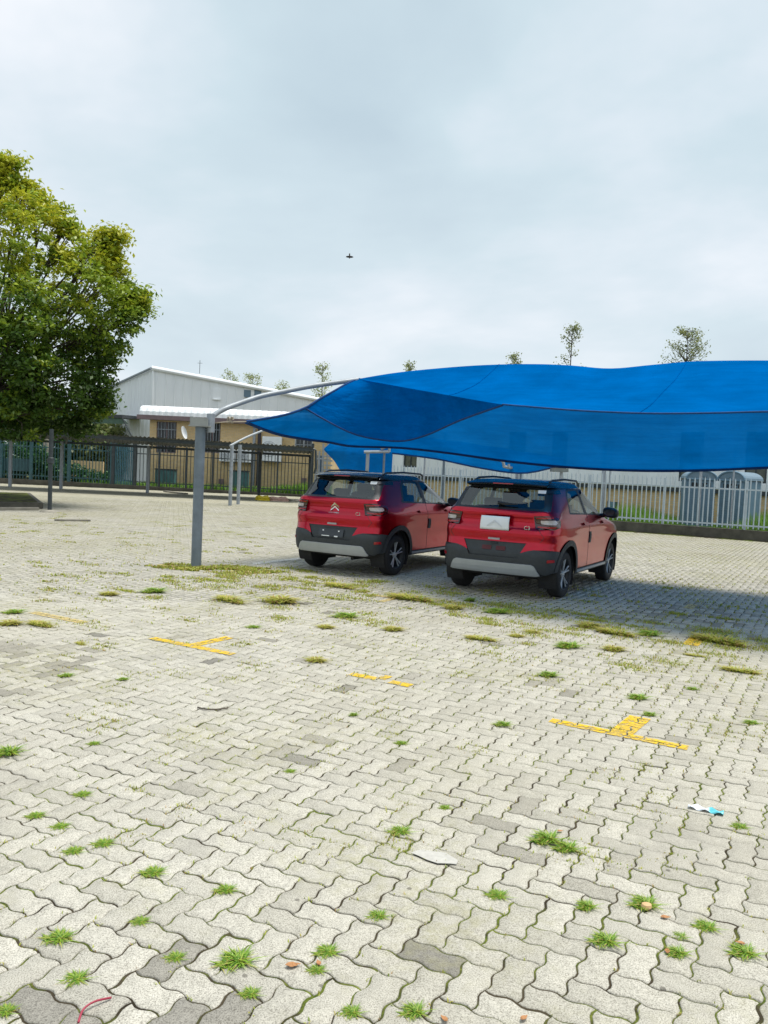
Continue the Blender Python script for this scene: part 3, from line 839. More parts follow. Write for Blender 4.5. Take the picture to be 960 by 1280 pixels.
# ================================================================== FENCES
def palisade(mb, a, b, ztop, zbot, pitch, w=0.055, depth=0.02, skip=()):
    """Row of pointed steel pales between plan points a and b; ztop/zbot give heights at both ends."""
    a = Vector((a.x, a.y, 0)); b = Vector((b.x, b.y, 0)); d = b - a; L_ = d.length; d.normalize(); n = Vector((d.y, -d.x, 0))
    k = int(L_ / pitch)
    for q in range(k + 1):
        t = (q + .5) / (k + 1); p = a + d * (L_ * t)
        z1 = ztop[0] + (ztop[1] - ztop[0]) * t + random.uniform(-.02, .02); z0 = zbot[0] + (zbot[1] - zbot[0]) * t
        ln = random.uniform(-.012, .012)
        pts = [p - d * w / 2, p - d * w / 2 * 1.0 + ZD * 0, p]
        sec = [(-w / 2, 0), (0, depth), (w / 2, 0)]
        vs = []
        for (sx, oy) in sec: vs.append(p + d * sx + n * oy + ZD * z0)
        for (sx, oy) in sec: vs.append(p + d * (sx + ln) + n * oy + ZD * (z1 - 0.09))
        tip = p + d * ln + n * depth * .5 + ZD * z1
        vs.append(tip)
        mb.add(vs, [(0, 1, 4, 3), (1, 2, 5, 4), (2, 0, 3, 5), (3, 4, 6), (4, 5, 6), (5, 3, 6), (0, 2, 1)])
def rail(mb, a, b, za, zb, w=0.05, off=0.03):
    d = Vector((b.x - a.x, b.y - a.y, 0)).normalized(); n = Vector((d.y, -d.x, 0))
    p0 = Vector((a.x, a.y, za)) - n * off; p1 = Vector((b.x, b.y, zb)) - n * off; c_ = (p0 + p1) / 2
    dd = (p1 - p0); L_ = dd.length; dd.normalize()
    mb.box(c_, (L_, w * .6, w), (dd, n, ZD))

# right, galvanised, on a low concrete plinth
fa, fb_ = lot(-18.6, 28.50), lot(4.5, 28.05)
pl_ = MB(); dF = (fb_ - fa).normalized(); nF = Vector((dF.y, -dF.x, 0))
pl_.box((fa + fb_) / 2 + ZD * 0.155, ((fb_ - fa).length, 0.26, 0.33), (dF, nF, ZD))
plinth = pl_.build('plinth_wall', MAT['dark_concrete'], bevel=0.015); tag(plinth, 'low dark concrete plinth wall under the pale galvanised palisade fence', 'wall')
rfence = thing('palisade_fence', 'pale galvanised steel palisade fence behind the parked red cars', 'fence', (fa.x, fa.y, 0), LOT)
fm = MB(); palisade(fm, fa, fb_, (2.02, 1.98), (0.36, 0.36), 0.158, 0.043); fm.build('pales', MAT['galv_pale'], rfence)
fm = MB(); rail(fm, fa, fb_, 1.66, 1.62, 0.05); fm.build('rail', MAT['galv_pale'], rfence); fm = MB(); rail(fm, fa, fb_, 0.46, 0.45, 0.05); fm.build('rail', MAT['galv_pale'], rfence)
s_ = 0.4
while s_ < (fb_ - fa).length:
    fm = MB(); fm.box(fa + dF * s_ - nF * 0.08 + ZD * 1.12, (0.07, 0.07, 1.6), (dF, nF, ZD)); fm.build('fence_post', MAT['galv_pale'], rfence); s_ += 2.6

# left, dark, far across the yard
FY = 47.0
la, lb = at(-60, 590, FY), at(141, 601, FY); lc, ld = at(168, 605, FY), at(391, 612, FY)
pw = MB()
def plw(a, b, za, zb):
    d = Vector((b.x - a.x, b.y - a.y, 0)).normalized(); n = Vector((d.y, -d.x, 0)); q = 0.14
    A, B = Vector((a.x, a.y, -0.01)), Vector((b.x, b.y, -0.01))
    pw.add([A + n * q, B + n * q, B - n * q, A - n * q, A + n * q + ZD * za, B + n * q + ZD * zb, B - n * q + ZD * zb, A - n * q + ZD * za],
           [(0, 3, 2, 1), (4, 5, 6, 7), (0, 1, 5, 4), (1, 2, 6, 5), (2, 3, 7, 6), (3, 0, 4, 7)])
plw(la, ld, 0.36, 0.13)
tag(pw.build('low_wall', MAT['dark_concrete']), 'low stained concrete wall under the dark palisade fence across the yard', 'wall')
lf = thing('palisade_fence', 'dark teal steel palisade fence with garden plants behind it under the tree', 'fence', (la.x, la.y, 0))
fm = MB(); palisade(fm, la, lb, (2.75, 2.62), (0.36, 0.27), 0.19, 0.05); fm.build('pales', MAT['teal_steel'], lf)
fm = MB(); rail(fm, la, lb, 2.35, 2.2, 0.06); fm.build('rail', MAT['teal_steel'], lf); fm = MB(); rail(fm, la, lb, 0.60, 0.50, 0.06); fm.build('rail', MAT['teal_steel'], lf)
for px_ in (1, 38.5, 86, 139):
    p = at(px_, 600, FY); fm = MB(); fm.box((p.x, p.y, 1.52), (0.16, 0.16, 2.56)); fm.build('fence_post', MAT['teal_steel'], lf)
bl = MB(); a, b = at(3, 590, FY + .1), at(37, 590, FY + .1); bl.box(((a.x + b.x) / 2, a.y + .1, 1.15), (abs(b.x - a.x), 0.03, 0.75)); bl.build('lower_panel', MAT['teal_steel'], lf)
gt = thing('sheeted_gate', 'dense blue green vertical slat gate in the palisade fence behind the carport', 'gate', (lb.x, lb.y, 0))
fm = MB(); palisade(fm, lb + Vector((.08, 0, 0)), lc - Vector((.08, 0, 0)), (2.72, 2.66), (0.27, 0.25), 0.105, 0.075, 0.03); fm.build('slats', basic('blue_green_steel', (0.05, 0.13, 0.17), 0.5, var=0.3), gt)
fm = MB(); rail(fm, lb, lc, 2.3, 2.25, 0.07); fm.build('rail', MAT['teal_steel'], gt); fm = MB(); rail(fm, lb, lc, 0.50, 0.47, 0.07); fm.build('rail', MAT['teal_steel'], gt)
fm = MB()
for p in (lb, lc): fm.box((p.x, p.y, 1.5), (0.17, 0.17, 2.65))
fm.build('gate_post', MAT['dark_steel'], gt)
lf2 = thing('palisade_fence', 'thin dark palisade fence in front of the yellow brick office', 'fence', (lc.x, lc.y, 0))
fm = MB(); palisade(fm, lc, ld, (2.62, 2.42), (0.23, 0.13), 0.205, 0.045); fm.build('pales', MAT['dark_steel'], lf2)
fm = MB(); rail(fm, lc, ld, 2.15, 1.98, 0.055); fm.build('rail', MAT['dark_steel'], lf2); fm = MB(); rail(fm, lc, ld, 0.45, 0.36, 0.055); fm.build('rail', MAT['dark_steel'], lf2)
for px_, w_ in ((198, .09), (232, .10), (265, .09), (314, .1), (346, .08), (389, .17)):
    p = at(px_, 610, FY); fm = MB(); fm.box((p.x, p.y - .02, 1.37 if w_ < .15 else 1.65), (w_, w_, 2.56 if w_ < .15 else 3.1)); fm.build('fence_post', MAT['dark_steel'], lf2)
# turnstile-like gate at the end of it
tg = thing('turnstile_gate', 'blue grey barred turnstile gate between the dark and pale fences', 'gate', at(402, 622, 46))
tg.location.z = 0
fm = MB()
for px_ in (394, 398, 402.5): p = at(px_, 600, 46); fm.tube([(p.x, p.y, 0), (p.x, p.y, 2.75 if px_ < 402 else 3.2)], 0.06, 6)
a, b = at(393, 600, 46), at(411, 600, 46)
for zz in (0.7, 1.5, 2.3): fm.tube([(a.x, a.y, zz), (b.x, b.y, zz)], 0.035, 5)
fm.build('frame', MAT['galv'], tg)
fm = MB(); p = at(408, 600, 46)
for k in range(9): fm.box((p.x, p.y, 0.9 + k * 0.26), (0.62, 0.06, 0.09))
fm.tube([(p.x, p.y, 0), (p.x, p.y, 3.3)], 0.05, 6); fm.build('rotor', MAT['galv'], tg)
fm = MB()
for k in range(4): p = at(395 + k * 2.6, 600, 46.4); fm.box((p.x, p.y, 1.4), (0.09, 0.05, 2.2))
fm.build('side_bars', basic('dull_blue_steel', (0.07, 0.12, 0.19), 0.5), tg)

# ================================================================== METAL CARPORT ON THE LEFT
cp = thing('metal_carport', 'long low carport with a dark corrugated steel roof in front of the fence', 'carport', at(240, 610, 40))
cp.location.z = 0
NY, BY = 38.0, 43.0
nl, nr_ = at(-60, 533.5, NY), at(391, 560.5, NY); bl_, br_ = at(-60, 541, BY), at(391, 565.5, BY)
nl.z, nr_.z = 3.0, 2.72; bl_.z, br_.z = 2.70, 2.48
rm = MB(); npn = 340
for k in range(npn):
    f0, f1 = k / npn, (k + 1) / npn
    hb = lambda q: 0.045 if (q % 4) in (1, 2) else 0.0
    A0, A1 = nl.lerp(nr_, f0) + ZD * hb(k), nl.lerp(nr_, f1) + ZD * hb(k + 1)
    B0, B1 = bl_.lerp(br_, f0) + ZD * hb(k), bl_.lerp(br_, f1) + ZD * hb(k + 1)
    rm.quad(A0, A1, B1, B0)
rm.build('roof_sheet', MAT['sheet_dark'], cp)
bmn = MB()
for p, q, s_ in ((nl, nr_, 0.16), (bl_, br_, 0.13)):
    d = q - p; L_ = d.length; d.normalize(); n = Vector((d.y, -d.x, 0)).normalized()
    bmn.box((p + q) / 2 - ZD * (s_ / 2 + .03) + Vector((0, .12, 0)), (L_, 0.08, s_), (d, n, d.cross(n) * -1))
bmn.build('purlin', MAT['dark_steel'], cp)
for px_ in (20, 83, 190, 328, 389.5):
    f = (at(px_, 560, BY).x - bl_.x) / (br_.x - bl_.x); top = bl_.lerp(br_, f)
    pm = MB(); pm.box((top.x, top.y - 0.6, top.z / 2 - .06), (0.14, 0.14, top.z - .02)); pm.build('post', MAT['dark_steel'] if px_ > 300 else MAT['galv'], cp)
    rm_ = MB(); p1 = nl.lerp(nr_, f)
    rm_.tube([(top.x, top.y - .1, top.z - .16), (p1.x, p1.y + .25, p1.z - .16)], 0.05, 6); rm_.build('rafter', MAT['dark_steel'], cp)
pm = MB(); p = at(391.5, 561, NY + .2); pm.tube([(p.x, p.y, p.z), (p.x + .12, p.y, p.z - .05), (p.x + .16, p.y, p.z - .9), (p.x + .10, p.y, p.z - 1.2)], 0.05, 6); pm.build('gutter_spout', MAT['dark_steel'], cp)

# ---- single posts
def post(name, label, px, pbase, Y, r, ztop, mat, group=None, base=True):
    p = at(px, pbase, Y) if Y else atv(px, pbase, 28.95); t = thing(name, label, 'post', (p.x, p.y, 0), 0, group)
    b_ = MB(); b_.tube([(0, 0, -0.005), (0, 0, ztop)], r, 10); b_.build('shaft', mat, t, smooth=True, local=True)
    if base:
        b_ = MB(); b_.box((0, 0, 0.01), (r * 5, r * 5, 0.03)); b_.build('base_plate', mat, t, local=True)
    return t
t = post('steel_post', 'dark steel post with a collar standing under the tree', 62, 640, 24.1, 0.065, 2.55, MAT['dark_steel'])
b_ = MB(); b_.lathe([(0.066, 1.48), (0.10, 1.50), (0.10, 1.66), (0.075, 1.68), (0.066, 1.68)], 12); b_.build('collar', MAT['dark_steel'], t, local=True)
b_ = MB(); b_.lathe([(0.30, -0.004), (0.27, 0.035), (0.12, 0.06), (0.064, 0.07)], 14); b_.build('footing', MAT['concrete'], t, local=True)
post('steel_post', 'tall thin dark post rising behind the pale fence beside the left red car', 552, 640, None, 0.055, 3.4, MAT['pole_grey'])
post('steel_post', 'slim grey post beyond the fence gap between the two red cars', 528, 640, 30.8, 0.035, 3.3, MAT['galv'])
post('steel_post', 'thick grey post behind the wing mirror of the right red car', 752, 640, None, 0.075, 3.1, MAT['galv'])
post('steel_post', 'thin post just right of the thick grey one behind the wing mirror', 760, 640, None, 0.035, 3.1, MAT['galv'])
post('steel_post', 'grey post in front of the left portable toilet', 872, 655, None, 0.05, 3.1, MAT['galv'])
post('steel_post', 'thin grey post in front of the right portable toilet', 913, 655, None, 0.03, 3.1, MAT['galv'])

# ---- portable toilets behind the right fence
def toilet(px, label, rz_, mir):
    p = atv(px, 660, 30.3); t = thing('portable_toilet', label, 'portable toilet', (p.x, p.y, 0), rz_, 'portable toilets behind the fence')
    W, D, H = 0.98, 0.98, 1.93
    b_ = MB(); b_.box((0, 0, H / 2), (W, D, H)); b_.build('cabin', MAT['slate_plastic'], t, bevel=0.04, local=True)
    b_ = MB()
    for k in range(19):
        for sx, sy, lx, ly in ((0, -1, W * .9, .02), (mir, 0, .02, D * .9)):
            b_.box((sx * (W / 2 + .008), sy * (D / 2 + .008), 0.12 + k * 0.085), (lx, ly, 0.05))
    b_.build('louvre_ribs', MAT['slate_plastic'], t, local=True)
    b_ = MB(); N = 12; arc = [Vector((W * .53 * math.cos(math.pi * k / N), -D / 2 - .05, H + .02 + 0.30 * math.sin(math.pi * k / N))) for k in range(N + 1)]
    b_.prism(arc, (0, D + .1, 0)); b_.build('arched_roof', MAT['slate_pale'], t, local=True)
    b_ = MB(); b_.tube([v_ + Vector((0, -.01, .0)) for v_ in arc], 0.035, 6); b_.tube([Vector((-W * .53, -D / 2 - .05, H)), Vector((W * .53, -D / 2 - .05, H))], 0.035, 6)
    b_.build('roof_trim', MAT['slate_plastic'], t, local=True)
    b_ = MB(); b_.lathe([(0.001, -.03), (0.05, -.02), (0.05, 0.02)], 8, (mir * .1, -D / 2 - .06, H + .12)); b_.build('vent_cap', MAT['slate_plastic'], t, local=True)
    b_ = MB(); x0 = -.34
    for w_, kind in ((.13, 'b'), (.07, 'b'), (.15, 'o'), (.15, 'o'), (.09, 'b')):       # worn dark lettering nobody can read
        c = Vector((x0 + w_ / 2, -D / 2 - .022, 1.72))
        if kind == 'o':
            b_.tube([c + Vector((w_ * .42 * math.cos(a_ * math.pi / 6), 0, .085 * math.sin(a_ * math.pi / 6))) for a_ in range(1, 12)], 0.026, 5)
        else: b_.box(c, (w_ * .7, .012, .18))
        x0 += w_ + .02
    b_.build('lettering', MAT['ink'], t, local=True)
    b_ = MB(); b_.box((0, 0, -.0), (W + .1, D + .1, .12)); b_.build('skid_base', MAT['dark_steel'], t, local=True)
toilet(869, 'slate blue arched portable toilet behind the fence, left of the pair', LOT + rad(20), 1)
toilet(922, 'slate blue arched portable toilet behind the fence, right of the pair', LOT - rad(28), -1)

# ================================================================== BLUE SHADE CANOPY OVER THE CARS
p1 = gnd(245, 709)
canopy = thing('shade_canopy', 'large bright blue shade cloth canopy on a curved pipe over the two red cars', 'shade canopy', (p1.x, p1.y, 0), LOT)
def S3(l): return [atv(*q) for q in l]
ridge = S3([(448, 473.5, 12), (490, 466.5, 12), (540, 461, 12), (600, 456.5, 12), (660, 455, 12), (710, 456.5, 12), (762, 460.5, 12), (815, 456, 12), (870, 451.5, 12), (960, 450.5, 12), (1100, 452, 12), (1300, 462, 12), (1480, 480, 12)])
crease = S3([(449, 474.5, 11.95), (500, 483.5, 11.2), (560, 494, 10.5), (628, 505.5, 9.8), (700, 511.5, 9.5), (760, 515, 9.5), (820, 516.8, 9.5), (890, 516.2, 9.5), (960, 514.5, 9.5), (1060, 513, 9.5), (1220, 520, 9.5), (1450, 532, 9.5), (1700, 560, 9.5)])
hem2 = S3([(381, 510, 10.9), (412, 528, 11.3), (447, 544, 11.6), (495, 551.5, 11.6), (530, 545, 11.2), (575, 525.5, 10.5), (628, 506.5, 9.82)])
edgeL = S3([(448, 473.5, 12), (433, 480, 11.75), (419, 488, 11.5), (399, 499, 11.2), (381, 510, 10.9), (352, 519.5, 10.5), (308, 527, 10.0)])
farhem = S3([(308, 527, 10.0), (345, 541, 10.9), (380, 547.5, 11.7), (411, 551.5, 12.3), (440, 556.5, 13.0), (500, 558.5, 13.7), (560, 565, 14.1), (640, 576, 14.2), (720, 583.5, 14.2), (800, 587, 14.2), (880, 586.5, 14.2), (960, 583, 14.2), (1100, 578, 14.2), (1300, 575, 14.2), (1500, 580, 14.2)])
def resample(pts, n):
    d = [0]
    for a, b in zip(pts, pts[1:]): d.append(d[-1] + (b - a).length)
    m = len(pts); out = []
    for k in range(n):
        s_ = d[-1] * k / (n - 1)
        i_ = max(0, min(m - 2, next((q for q in range(m - 1) if d[q + 1] >= s_), m - 2)))
        t = (s_ - d[i_]) / max(1e-9, d[i_ + 1] - d[i_])
        p0 = pts[max(i_ - 1, 0)]; a = pts[i_]; b = pts[i_ + 1]; p3 = pts[min(i_ + 2, m - 1)]
        out.append(0.5 * ((2 * a) + (b - p0) * t + (2 * p0 - 5 * a + 4 * b - p3) * t * t + (3 * a - p0 - 3 * b + p3) * t ** 3))
    return out
def grid_face(mb, rows):
    base = len(mb.v); n = len(rows[0])
    for r in rows: mb.v += [tuple(p) for p in r]
    for a in range(len(rows) - 1):
        for b in range(n - 1):
            i_ = base + a * n + b
            mb.f.append((i_, i_ + 1, i_ + n + 1, i_ + n)); mb.m.append(0)
def cloth(name, build, parent, mat):
    o = build.build(name, mat, parent, smooth=True)
    return o
# one sheet: near slope, drooping front flap at the left end, and far slope
NA, NB = 90, 14
sl = MB()
Rr, Cr = resample(ridge, NA), resample(crease, NA)
rows = []
for k in range(NB + 1):
    t = k / NB; row = []
    for q in range(NA):
        p = Rr[q].lerp(Cr[q], t); u_ = q / (NA - 1)
        sag = -0.10 * math.sin(math.pi * t) * min(1, u_ * 6)
        wr = 0.018 * math.sin(22 * u_ + 5 * t) * math.sin(math.pi * t) + 0.012 * math.sin(61 * u_ - 9 * t) * math.sin(math.pi * t)
        row.append(p + ZD * (sag + wr))
    rows.append(row)
grid_face(sl, rows)
cloth('near_slope', sl, canopy, MAT['net'])
fl_ = MB(); top = resample(crease[:4], 30); bot = resample(hem2, 30); lef = resample(edgeL[:5], 11)
rows = []
for k in range(11):
    t = k / 10; row = []
    for q in range(30):
        u_ = q / 29
        p = top[q].lerp(bot[q], t)
        corr = (lef[k] - top[0].lerp(bot[0], t)) * (1 - u_) ** 2
        bul = VD * (0.06 * math.sin(math.pi * t) * math.sin(math.pi * min(1, u_ * 1.05)))
        row.append(p + corr + bul)
    rows.append(row)
grid_face(fl_, rows)
cloth('front_flap', fl_, canopy, MAT['net'])
fs = MB(); NC = 90
Rf, Ff = resample(ridge, NC), resample(farhem, NC); lefF = resample(edgeL, 15)
rows = []
for k in range(15):
    t = k / 14; row = []
    for q in range(NC):
        u_ = q / (NC - 1)
        p = Rf[q].lerp(Ff[q], t) + ZD * (-0.16 * math.sin(math.pi * t)) * min(1, u_ * 8)
        corr = (lefF[k] - Rf[0].lerp(Ff[0], t)) * max(0, 1 - u_ * 5) ** 2
        row.append(p + corr - ZD * 0.012 + ZD * 0.02 * math.sin(40 * u_ + 4 * t) * math.sin(math.pi * t))
    rows.append(row)
grid_face(fs, rows)
cloth('far_slope', fs, canopy, MAT['net'])
for k_ in (22, 46, 70):                       # stitched joins between the widths of cloth
    sm = MB(); q_ = [Rr[k_].lerp(Cr[k_], t / 12) + ZD * (-.10 * math.sin(math.pi * t / 12) + .006 + .018 * math.sin(22 * k_ / (NA - 1) + 5 * t / 12) * math.sin(math.pi * t / 12) + .012 * math.sin(61 * k_ / (NA - 1) - 9 * t / 12) * math.sin(math.pi * t / 12)) for t in range(13)]
    sm.tube(q_, .004, 4); sm.build('seam', MAT['net_far'], canopy)
hm = MB()
hm.tube(resample(crease[3:], 60), 0.011, 6); hm.build('front_hem', MAT['hem'], canopy)
hm = MB(); hm.tube(resample(hem2, 30), 0.015, 6); hm.build('flap_hem', MAT['hem'], canopy)
hm = MB(); hm.tube([p - ZD * .01 for p in resample(farhem, 60)], 0.035, 6); hm.build('rear_hem', MAT['hem'], canopy)
hm = MB(); hm.tube(resample(edgeL, 24), 0.02, 6); hm.build('side_hem', MAT['hem'], canopy)
# pole, bracket, curved arm, tie rope
def pole_set(base, tip, arm_pts, parent):
    b_ = MB(); b_.tube([Vector((base.x, base.y, -.01)), Vector((base.x, base.y, 2.28))], 0.083, 18); b_.build('pole', MAT['pole_grey'], parent, smooth=True)
    k_ = MB(); X = Vector((1, 0, 0)); c = Vector((base.x, base.y, 2.365))
    k_.box(c + Vector((0, -.10, -.01)), (0.28, 0.015, 0.13)); k_.box(c + Vector((0, .10, -.01)), (0.28, 0.015, 0.13)); k_.box(c - ZD * .075, (0.34, 0.24, 0.018)); k_.box(c, (0.10, 0.17, 0.13))
    k_.box(c + Vector((-.13, 0, 0)), (0.05, 0.17, 0.14))
    k_.build('bracket', basic('bracket_grey', (0.30, 0.31, 0.30), 0.6), parent)
    s_ = MB(); a0 = arm_pts[0]; s_.tube([a0 - ZD * .20, a0 + ZD * .10], 0.066, 12); s_.build('arm_socket', MAT['galv'], parent, smooth=True)
    a_ = MB(); a_.tube(arm_pts, 0.043, 12); a_.build('arm', MAT['arm_grey'], parent, smooth=True)
arm = resample(S3([(263.5, 525, 9.62), (268, 518.5, 9.7), (280, 511.5, 9.85), (297, 505, 10.1), (326, 495.4, 10.5), (355, 489.4, 10.9), (384, 483.7, 11.25), (413, 479.3, 11.6), (448, 474.4, 12.0)]), 30)
pole_set(p1, None, arm, canopy)
rp = MB(); rp.tube([atv(263, 529, 9.7), atv(282, 527.5, 9.8), atv(308, 527, 10.0)], 0.010, 5)
kn = atv(288, 525, 9.85); rp.tube([kn + UD * .06 * math.cos(a_) + ZD * .05 * math.sin(2 * a_) for a_ in [k * .5 for k in range(13)]], 0.016, 5)
rp.build('tie_rope', basic('straw_rope', (0.36, 0.31, 0.24), 0.9), canopy)
# second pole of the same canopy, beyond the right edge of the view
p2 = lot(2.0, 9.5)
arm2 = resample([Vector((p2.x, p2.y, 2.4)), lot(1.7, 10.2, 2.75), lot(1.3, 11.2, 3.1), ridge[-1]], 16)
pole_set(p2, None, arm2, canopy)

# ================================================================== OLD NET AND POSTS BEHIND THE CARS
def patch(rows_px, Y, n=16, m=10, sagamp=0.0):
    rws = []
    for r in rows_px:
        rws.append(resample([at(q[0], q[1], q[2] if len(q) > 2 else Y) for q in r], n))
    out = [];
    for k in range(m):
        f = k / (m - 1) * (len(rws) - 1); i_ = min(int(f), len(rws) - 2); t = f - i_
        out.append([a.lerp(b, t) + Vector((0, 0.05 * math.sin(q * .9 + k * .12), 0.012 * math.sin(q * 1.1 + k * .4))) for q, (a, b) in enumerate(zip(rws[i_], rws[i_ + 1]))])
    return out
oldn = thing('torn_shade_net', 'old slack blue shade net hanging from rear brackets behind the left red car', 'shade net', at(480, 640, 30))
oldn.location.z = 0
mb_ = MB(); grid_face(mb_, patch([[(416, 551, 30.6), (450, 549, 30.2), (491, 549, 29.8)], [(404, 562, 30.4), (440, 566, 30), (491, 567, 29.8)], [(418, 576, 30.4), (446, 582, 30), (490, 584, 29.8)], [(432, 600, 30.4), (455, 604, 30), (489, 606, 29.8)]], 30, 22, 18)); mb_.build('hanging_net', MAT['net_far'], oldn, smooth=True)
fr_ = MB()
for px_ in (457.5,): p = at(px_, 620, 29.4); fr_.tube([(p.x, p.y, -.01), (p.x, p.y, at(px_, 566, 29.4).z)], 0.065, 8)
fr_.tube([at(455, 565, 29.3), at(487, 564.5, 29.3)], 0.055, 8); fr_.tube([at(486.5, 565, 29.3), at(486.5, 557, 29.3)], 0.05, 8)
fr_.build('post_frame', MAT['arm_grey'], oldn)
fr_ = MB(); p = at(478, 620, 29.5); fr_.tube([(p.x, p.y, -.01), (p.x, p.y, at(478, 566, 29.5).z)], 0.04, 8); fr_.build('inner_post', MAT['pole_grey'], oldn)
fr_ = MB(); fr_.tube([at(476, 561, 29.3), at(481, 559, 29.3), at(487, 558, 29.3)], 0.06, 6); fr_.build('shackle', MAT['arm_grey'], oldn)
sn = thing('slack_shade_net', 'sagging blue shade net strung low behind the gap between the red cars', 'shade net', at(600, 640, 28))
sn.location.z = 0
mb_ = MB(); grid_face(mb_, patch([[(489, 545, 27.5), (540, 548, 27), (600, 556, 27), (650, 564, 27), (705, 572, 27)], [(489, 556, 28), (540, 561, 27.6), (600, 569, 27.4), (650, 577, 27.2), (705, 578, 27)], [(489, 566.5, 28.4), (547, 574, 28), (600, 585, 27.8), (655, 591.5, 27.5), (705, 580.5, 27)]], 28, 30, 14)); mb_.build('net', MAT['net_far'], sn, smooth=True)
mb_ = MB(); mb_.tube(resample([at(520, 557, 27.0), at(560, 564, 26.9), at(600, 571, 26.9), at(628, 575, 26.9)], 14), 0.07, 6); mb_.build('rolled_edge', MAT['hem'], sn)
mb_ = MB(); mb_.tube(resample([at(490, 566.5, 28.3), at(547, 574, 27.95), at(600, 585, 27.7), at(655, 591.5, 27.4), at(705, 580.5, 26.9)], 20), 0.03, 6); mb_.build('hem', MAT['hem'], sn)
p = at(644, 640, 28.6); mb_ = MB(); mb_.tube([(p.x, p.y, -.01), (p.x, p.y, at(644, 583, 28.6).z)], 0.062, 10); mb_.build('post', MAT['galv'], sn, smooth=True)
p = at(648.5, 640, 28.4); mb_ = MB(); mb_.tube([(p.x, p.y, -.01), (p.x, p.y, at(648, 592, 28.4).z)], 0.04, 8); mb_.build('brace_post', MAT['pole_grey'], sn, smooth=True)
mb_ = MB(); mb_.tube([at(624, 574, 26.8), at(629, 577, 26.8), at(630, 583, 26.8), at(636, 584.5, 27), at(645, 584, 28.4)], 0.055, 7); mb_.tube([at(636, 584, 26.9), at(636, 580, 26.9)], 0.04, 6); mb_.build('shackle_arm', MAT['arm_grey'], sn, smooth=True)
# flat topped bracket post behind the right car
t = post('bracket_post', 'grey post with a flat top plate behind the roof of the right red car', 699, 640, 26.5, 0.05, at(699, 590, 26.5).z, MAT['galv'])
b_ = MB(); zt = at(696, 587.5, 26.5).z; b_.box((-.08, 0, zt), (0.56, 0.3, 0.12)); b_.build('top_plate', basic('bracket_dull', (0.16, 0.18, 0.18), 0.6), t, local=True)
# twin post frame with thin arm, left of the cars
tw = thing('twin_post_frame', 'pair of grey pipe posts with one thin slanting arm beyond the left car', 'post', at(291, 632, 32.9))
tw.location.z = 0
for px_, Y, zt in ((287.5, 32.8, 2.52), (297.5, 34.3, 2.60)):
    p = at(px_, 632, Y); b_ = MB(); b_.tube([(p.x, p.y, -.01), (p.x, p.y, zt)], 0.075, 10); b_.build('post', MAT['galv'], tw, smooth=True)
b_ = MB(); b_.tube(resample([at(287.5, 557.5, 32.8), at(291, 555.5, 33.0), at(312, 545, 33.8), at(338, 535, 34.8), at(352, 531.5, 35.4)], 14), 0.05, 8); b_.build('arm', MAT['arm_grey'], tw, smooth=True)

# ================================================================== TREES AND PLANTS
def leaf_mesh(name, centres, sizes, tones, mat, parent=None, droop=0.0, aspect=0.5, up=0.6):
    """One small folded leaf (two triangles) per centre."""
    n = len(centres); C = np.asarray(centres)
    nz = RNG.normal(size=(n, 3)); nz[:, 2] = np.abs(nz[:, 2]) + up; nz /= np.linalg.norm(nz, axis=1)[:, None]
    tx = RNG.normal(size=(n, 3)); tx -= nz * (tx * nz).sum(1)[:, None]; tx /= np.linalg.norm(tx, axis=1)[:, None]
    ty = np.cross(nz, tx); s = np.asarray(sizes)[:, None]
    a = C - tx * s * .5; c = C + tx * s * .5; b = C + ty * s * aspect * .5 + nz * s * .08; d = C - ty * s * aspect * .5 + nz * s * .08
    V = np.stack([a, d, c, b], 1).reshape(-1, 3)
    o = np_mesh(name, V, np.arange(4 * n), np.full(n, 4), mat, {'tone': np.repeat(tones, 4)})
    if parent:
        o.parent = parent
        o.data.transform(Matrix.Translation(-parent.location))
    return o

